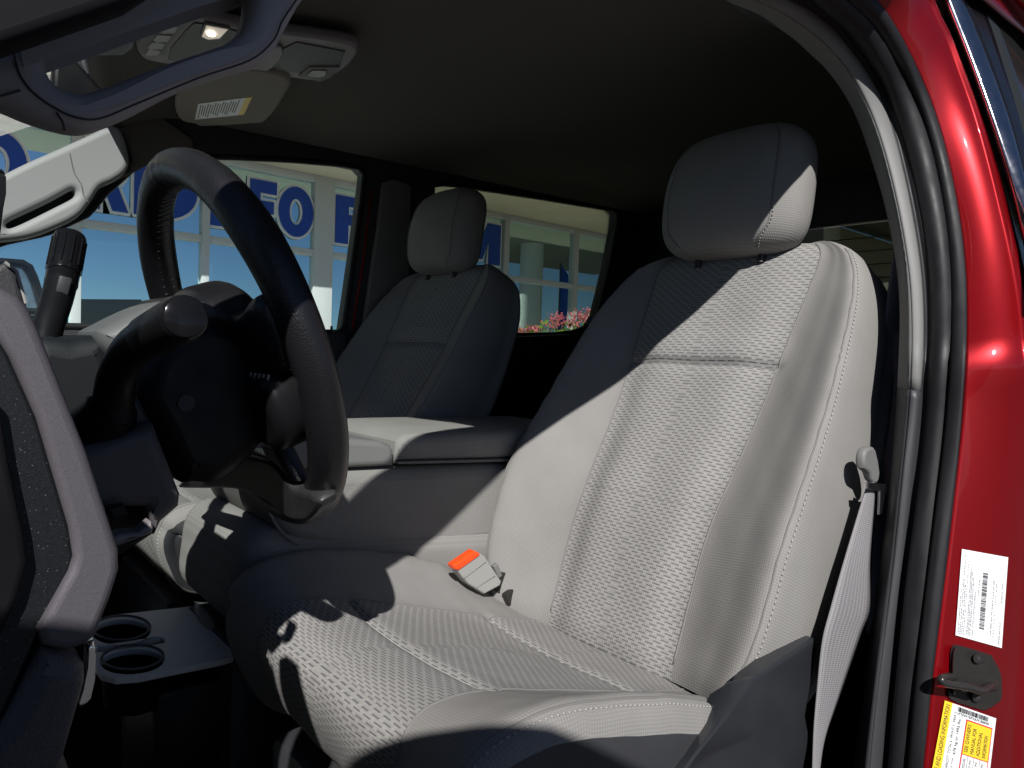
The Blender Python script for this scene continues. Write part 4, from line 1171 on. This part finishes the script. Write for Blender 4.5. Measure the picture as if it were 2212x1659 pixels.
for e in (e1, e2):
    P = np.array([at(x, y, Z=ZC-.004) for x, y in e]); c = P.mean(0)
    rings = [[c+(p-c)*1.02 for p in P], [c+(p-c)*.92-np.array([0, 0, .06]) for p in P], [c+(p-c)*.85-np.array([0, 0, .062]) for p in P], [c+(p-c)*.02-np.array([0, 0, .062]) for p in P]]
    V, F = loft(rings, cap=False); obj("cup_well", V, F, BLACK, ch, sharp=60)
    V, F = tube_geo(list(P+np.array([0, 0, .006]))+[P[0]+np.array([0, 0, .006])], .0018, 8); obj("cup_rim", V, F, TRIM, ch)
P = np.array([at(x, y, Z=ZC-.03) for x, y in slot]); V = list(P); obj("slot_floor", V, [tuple(range(len(V)))], BLACK, ch, smooth=False)
box("tray_body", (.12, CY, .16), (.10, .10, .14), BLACK, ch, .01)
px_plate("tray_latch", [[(428, 1312), (440, 1314), (462, 1338), (466, 1358), (450, 1362), (432, 1340)]], PLAST_G, ch, Y=.36, depth=.02, bevel=.004, smooth=2)

# ================================================================== SEAT BELT
sbt = thing("seat_belt", "grey driver's seat belt hanging beside the door pillar", "seat belt", tuple(at(1758, 1659, Y=-.30)))
def ribbon(nm, Lp, Rp, YL, YR, m_, par, n=50, th=.0014):
    A = [at(x, y, Y=a) for (x, y), a in zip(Lp, YL)]; B = [at(x, y, Y=a) for (x, y), a in zip(Rp, YR)]
    A, B = catmull(A, 6), catmull(B, 6)
    V, F = strip_geo(A, B, 6, lambda t: .0015*math.sin(math.pi*t), n)
    o = obj(nm, V, F, m_, par, uv=[((k % 7)*.008, (k//7)*.0135) for k in range(len(V))])
    md_ = o.modifiers.new("thickness", 'SOLIDIFY'); md_.thickness = th
    return o
Lp = [(1876, 1042), (1865, 1076), (1826, 1206), (1796, 1313), (1777, 1389), (1765, 1503), (1758, 1590), (1754, 1700)]
Rp = [(1890, 1042), (1889, 1090), (1880, 1217), (1879, 1320), (1861, 1372), (1815, 1503), (1782, 1600), (1768, 1700)]
ribbon("lap_webbing", Lp, Rp, [-.310]*8, [-.312, -.313, -.316, -.316, -.313, -.310, -.312, -.313], WEB, sbt)
Lq = [(1930, 540), (1916, 640), (1903, 760), (1895, 880), (1890, 1000), (1886, 1150), (1878, 1300), (1872, 1360)]
Rq = [(1952, 540), (1948, 640), (1942, 760), (1938, 880), (1934, 1000), (1924, 1150), (1896, 1300), (1878, 1370)]
ribbon("shoulder_webbing", Lq, Rq, [-.252]*4+[-.26, -.275, -.29, -.295], [-.262]*4+[-.27, -.285, -.30, -.305], WEB, sbt)
px_plate("belt_tongue", [[(1868, 985), (1874, 970), (1884, 966), (1893, 972), (1902, 1020), (1896, 1044), (1886, 1040), (1880, 1022), (1868, 1012)]], TRIM, sbt, Y=-.314, depth=.012, bevel=.004, smooth=2)
px_plate("tongue_plate", [[(1876, 1042), (1916, 1046), (1914, 1060), (1906, 1110), (1901, 1112), (1903, 1062), (1876, 1056)]], CHROME, sbt, Y=-.318, depth=.004, bevel=.001)
# driver's buckle
bk = thing("seat_belt_buckle", "grey seat belt buckle with orange red release button", "buckle", tuple(at(1050, 1290, Y=.20)))
px_plate("buckle_body", [[(984, 1226), (1034, 1194), (1048, 1202), (1084, 1256), (1080, 1266), (1046, 1284), (1012, 1262), (998, 1246)]], PLAST_G, bk, Y=.195, depth=.022, bevel=.003)
px_plate("release_button", [[(979, 1222), (1026, 1190), (1038, 1196), (1036, 1202), (992, 1233), (982, 1230)]], ORANGE, bk, Y=.193, depth=.018, bevel=.003)
px_plate("latch_slot", [[(1066, 1224), (1076, 1218), (1086, 1244), (1078, 1250)]], TRIM, bk, Y=.205, depth=.010, bevel=.002)
P = [at(x, y, Y=.1946) for x, y in ((1002, 1250), (1050, 1214))]
V, F = tube_geo(P, .0006, 5); obj("moulding_line", V, F, SEAM, bk)
P = [at(x, y, Y=.1946) for x, y in ((1026, 1272), (1070, 1244))]
V, F = tube_geo(P, .0006, 5); obj("moulding_line", V, F, SEAM, bk)
brk = thing("seat_bracket", "black steel bracket beside the buckle under the backrest", "bracket", tuple(at(1110, 1300, Y=.20)))
px_plate("bracket_arm", [[(1068, 1240), (1098, 1236), (1130, 1262), (1150, 1300), (1090, 1300), (1070, 1270)]], STEEL, brk, Y=.21, depth=.01, bevel=.002)
px_plate("bracket_tab", [[(1092, 1286), (1130, 1258), (1150, 1264), (1160, 1300), (1100, 1310)]], STEEL, brk, Y=.19, depth=.012, bevel=.003)

# ================================================================== LABELS AND STRIKER ON THE JAMB
def soft(c, n=5):
    P = np.array(catmull([np.array(p, float) for p in c], n)); Q = P.copy()
    for i in range(len(P)):
        r_ = min(2*n, i, len(P)-1-i); Q[i] = P[i-r_:i+r_+1].mean(0)
    return Q
PX3, PX4 = soft(c3), soft(c4)
A3, A4 = np.array(C3), np.array(C4)
def jamb(x, y, lift=0.0):
    x3 = np.interp(y, PX3[:, 1], PX3[:, 0]); x4 = np.interp(y, PX4[:, 1], PX4[:, 0])
    a = np.array([np.interp(y, PX3[:, 1], A3[:, i]) for i in range(3)]); b = np.array([np.interp(y, PX4[:, 1], A4[:, i]) for i in range(3)])
    a2 = np.array([np.interp(y+8, PX3[:, 1], A3[:, i]) for i in range(3)])
    r = ray(x, y)
    # meet the sight line with the chord plane of the jamb at this height
    nn = np.cross(a2-a, b-a); nn /= np.linalg.norm(nn)
    if nn.dot(CAM-a) < 0: nn = -nn
    t = nn.dot(a-CAM)/nn.dot(r)
    for _ in range(4):
        p = CAM+r*t
        tt_ = np.clip((p-a).dot(b-a)/((b-a).dot(b-a)), 0, 1)
        t = nn.dot(a+nn*(jam(tt_)+lift)-CAM)/nn.dot(r)
    return CAM+r*t
def jquad(Q, a, b): 
    Q = np.array(Q, float)
    return (Q[0]*(1-a)+Q[1]*a)*(1-b)+(Q[3]*(1-a)+Q[2]*a)*b
def jpatch(nm, Q, a0, a1, b0, b1, m_, par, lift, na=8, nb=8):
    V = []
    for i in range(na+1):
        for j in range(nb+1):
            p = jquad(Q, a0+(a1-a0)*i/na, b0+(b1-b0)*j/nb)
            V.append(jamb(p[0], p[1], lift))
    return obj(nm, V, grid_faces(na+1, nb+1), m_, par)
def jtext(nm, body, Q, a0, b0, a1, b1, m_, par, lift):
    """lettering laid on the jamb: running from (a0,b0) along b towards b1, height along a"""
    V, F = text_geo(body)
    if not len(V): return
    lo, hi = V.min(0), V.max(0)
    W = []
    for v in V:
        u = (v[0]-lo[0])/(hi[0]-lo[0]); q = (v[1]-lo[1])/max(1e-6, hi[1]-lo[1])
        p = jquad(Q, a1+(a0-a1)*q, b0+(b1-b0)*u)
        W.append(jamb(p[0], p[1], lift))
    return obj(nm, W, F, m_, par, smooth=False)
LF = .0035
# certification label (its lines run upward)
cl = thing("certification_label", "white printed certification label with barcode above the striker", "label", tuple(jamb(2110, 1400, .002)))
QC = [(2078, 1186), (2178, 1204), (2164, 1400), (2064, 1372)]
jpatch("label_sheet", QC, 0, 1, 0, 1, PAPER, cl, LF)
lines = [("MFD BY FORD MOTOR CO.", .055, .97, .45), ("FRONT GAWR  1701KG 3750LB   DATE 01/19", .095, .97, .06), ("WITH TIRE  275/65R18", .135, .97, .40), ("RIMS 18X7.5J  AT 240 kPa/35 PSI COLD", .175, .97, .10),
         ("THIS VEHICLE CONFORMS TO ALL APPLICABLE FEDERAL", .235, .96, .20), ("MOTOR VEHICLE SAFETY STANDARDS IN EFFECT ON THE", .270, .96, .24), ("DATE OF MANUFACTURE SHOWN ABOVE", .305, .96, .30), ("VIN: 1FTEW1EPXKFC86830", .355, .96, .45), ("TYPE: T-RUK", .43, .50, .30),
         ("WB  BRK INT TR TP/PS R AXLE TR SPR", .74, .9, .28), ("145    L9  J      H3 6  KSK", .80, .9, .30), ("MADE IN U.S.A.", .93, .97, .72), ("3520472-1294", .93, .52, .30)]
for s_, a_, b0_, b1_ in lines:
    jtext("print_line", s_, QC, a_-.012, b0_, a_+.014, b1_, INK_G, cl, LF+.0006)
b_ = .22
while b_ < .86:
    wd = random.choice([.004, .006, .010])
    jpatch("barcode_bar", QC, .49, .60, b_, b_+wd, INK, cl, LF+.0006, 1, 1)
    b_ += wd+random.choice([.005, .008, .010])
# tyre label
tlb = thing("tire_label", "white and yellow tire and loading label below the striker", "label", tuple(jamb(2080, 1659, .002)))
QT = [(2041, 1513), (2152, 1552), (2128, 1750), (2004, 1712)]
jpatch("label_sheet", QT, 0, 1, 0, 1, PAPER, tlb, LF)
jpatch("yellow_band", QT, .0, .155, 0, 1, YELLOW, tlb, LF+.0005)
jtext("heading", "TIRE AND LOADING INFORMATION", QT, .040, .80, .118, .03, INK, tlb, LF+.0010)
jtext("print_line", "SEATING CAPACITY  TOTAL 6   FRONT 3   REAR 3", QT, .215, .86, .262, .08, INK_G, tlb, LF+.0006)
jtext("print_line", "The combined weight should never exceed", QT, .30, 1.0, .34, .56, INK_G, tlb, LF+.0006)
jtext("print_line", "676 kg or 1492 lbs.", QT, .305, .52, .370, .13, INK, tlb, LF+.0006)
jpatch("red_frame", QT, .455, .955, .115, .99, INK_R, tlb, LF+.0005)
jpatch("frame_fill", QT, .475, .94, .495, .985, PAPER, tlb, LF+.0009)
jpatch("yellow_box", QT, .475, .94, .13, .485, YELLOW, tlb, LF+.0009)
for i, s_ in enumerate(("SEE OWNERS", "MANUAL FOR", "ADDITIONAL", "INFORMATION")):
    jtext("print_line", s_, QT, .50+.11*i, .46, .565+.11*i, .16+.02*i, INK, tlb, LF+.0014)
for i in range(4):
    jtext("print_line", ("COLD TIRE PRESSURE", "240 KPA, 35 PSI", "240 KPA, 35 PSI", "420 KPA, 60 PSI")[i], QT, .505+.11*i, .80, .55+.11*i, .53, INK_G, tlb, LF+.0014)
for i in range(3):
    jpatch("grid_line", QT, .580+.11*i, .586+.11*i, .495, .985, INK_G, tlb, LF+.0012, 1, 4)
b_ = .10
while b_ < .92:
    wd = random.choice([.006, .010, .014])
    jpatch("barcode_bar", QT, .20+b_*.72, .20+(b_+wd)*.72, .015, .065, INK, tlb, LF+.0006, 1, 1)
    b_ += wd+random.choice([.008, .012, .016])
jtext("print_line", "1FTEW1EPXKFC86830", [QT[3], QT[0], QT[1], QT[2]], .928, .28, .900, .88, INK, tlb, LF+.0006)
# striker
sk = thing("door_striker", "black steel door striker with loop bar bolted to the red jamb", "door striker", tuple(jamb(2100, 1530, .002)))
def jplate(nm, L, z0, z1, m_, par, inset=.0):
    L = catmull([np.array(p, float) for p in L], 3, closed=True)
    c = np.mean(L, 0)
    lo = [jamb(x, y, z0) for x, y in L]; hi = [jamb(c[0]+(x-c[0])*(1-inset), c[1]+(y-c[1])*(1-inset), z1) for x, y in L]
    n = len(L)
    V = lo+hi; F = [(i, (i+1) % n, n+(i+1) % n, n+i) for i in range(n)]+[tuple(range(n, 2*n))]
    return obj(nm, V, F, m_, par, sharp=30)
jplate("striker_plate", [(2052, 1397), (2072, 1392), (2138, 1412), (2146, 1420), (2164, 1455), (2166, 1500), (2160, 1518), (2132, 1536), (2110, 1534), (2052, 1514), (2046, 1490), (2050, 1440)], .0, .0050, STEEL, sk, .06)
jplate("raised_boss", [(2056, 1404), (2070, 1402), (2080, 1432), (2110, 1452), (2150, 1462), (2158, 1490), (2130, 1495), (2080, 1490), (2056, 1500)], .004, .0095, STEEL, sk, .10)
for (x, y) in ((2114, 1422), (2112, 1506)):
    jplate("bolt_head", [(x+13*math.cos(k*math.pi/4), y+13*math.sin(k*math.pi/4)) for k in range(8)], .004, .0085, STEEL, sk, .12)
    jplate("bolt_socket", [(x+4.5*math.cos(k*math.pi/3), y+4.5*math.sin(k*math.pi/3)) for k in range(6)], .0083, .0088, INK, sk, .0)
P = [jamb(2062, 1462, .006), jamb(2044, 1462, .020), jamb(2034, 1466, .024), jamb(2042, 1476, .026), jamb(2090, 1484, .028), jamb(2118, 1492, .026), jamb(2136, 1484, .014), jamb(2142, 1478, .006)]
tube("striker_loop", P, .0042, STEEL, sk, 14, 6)
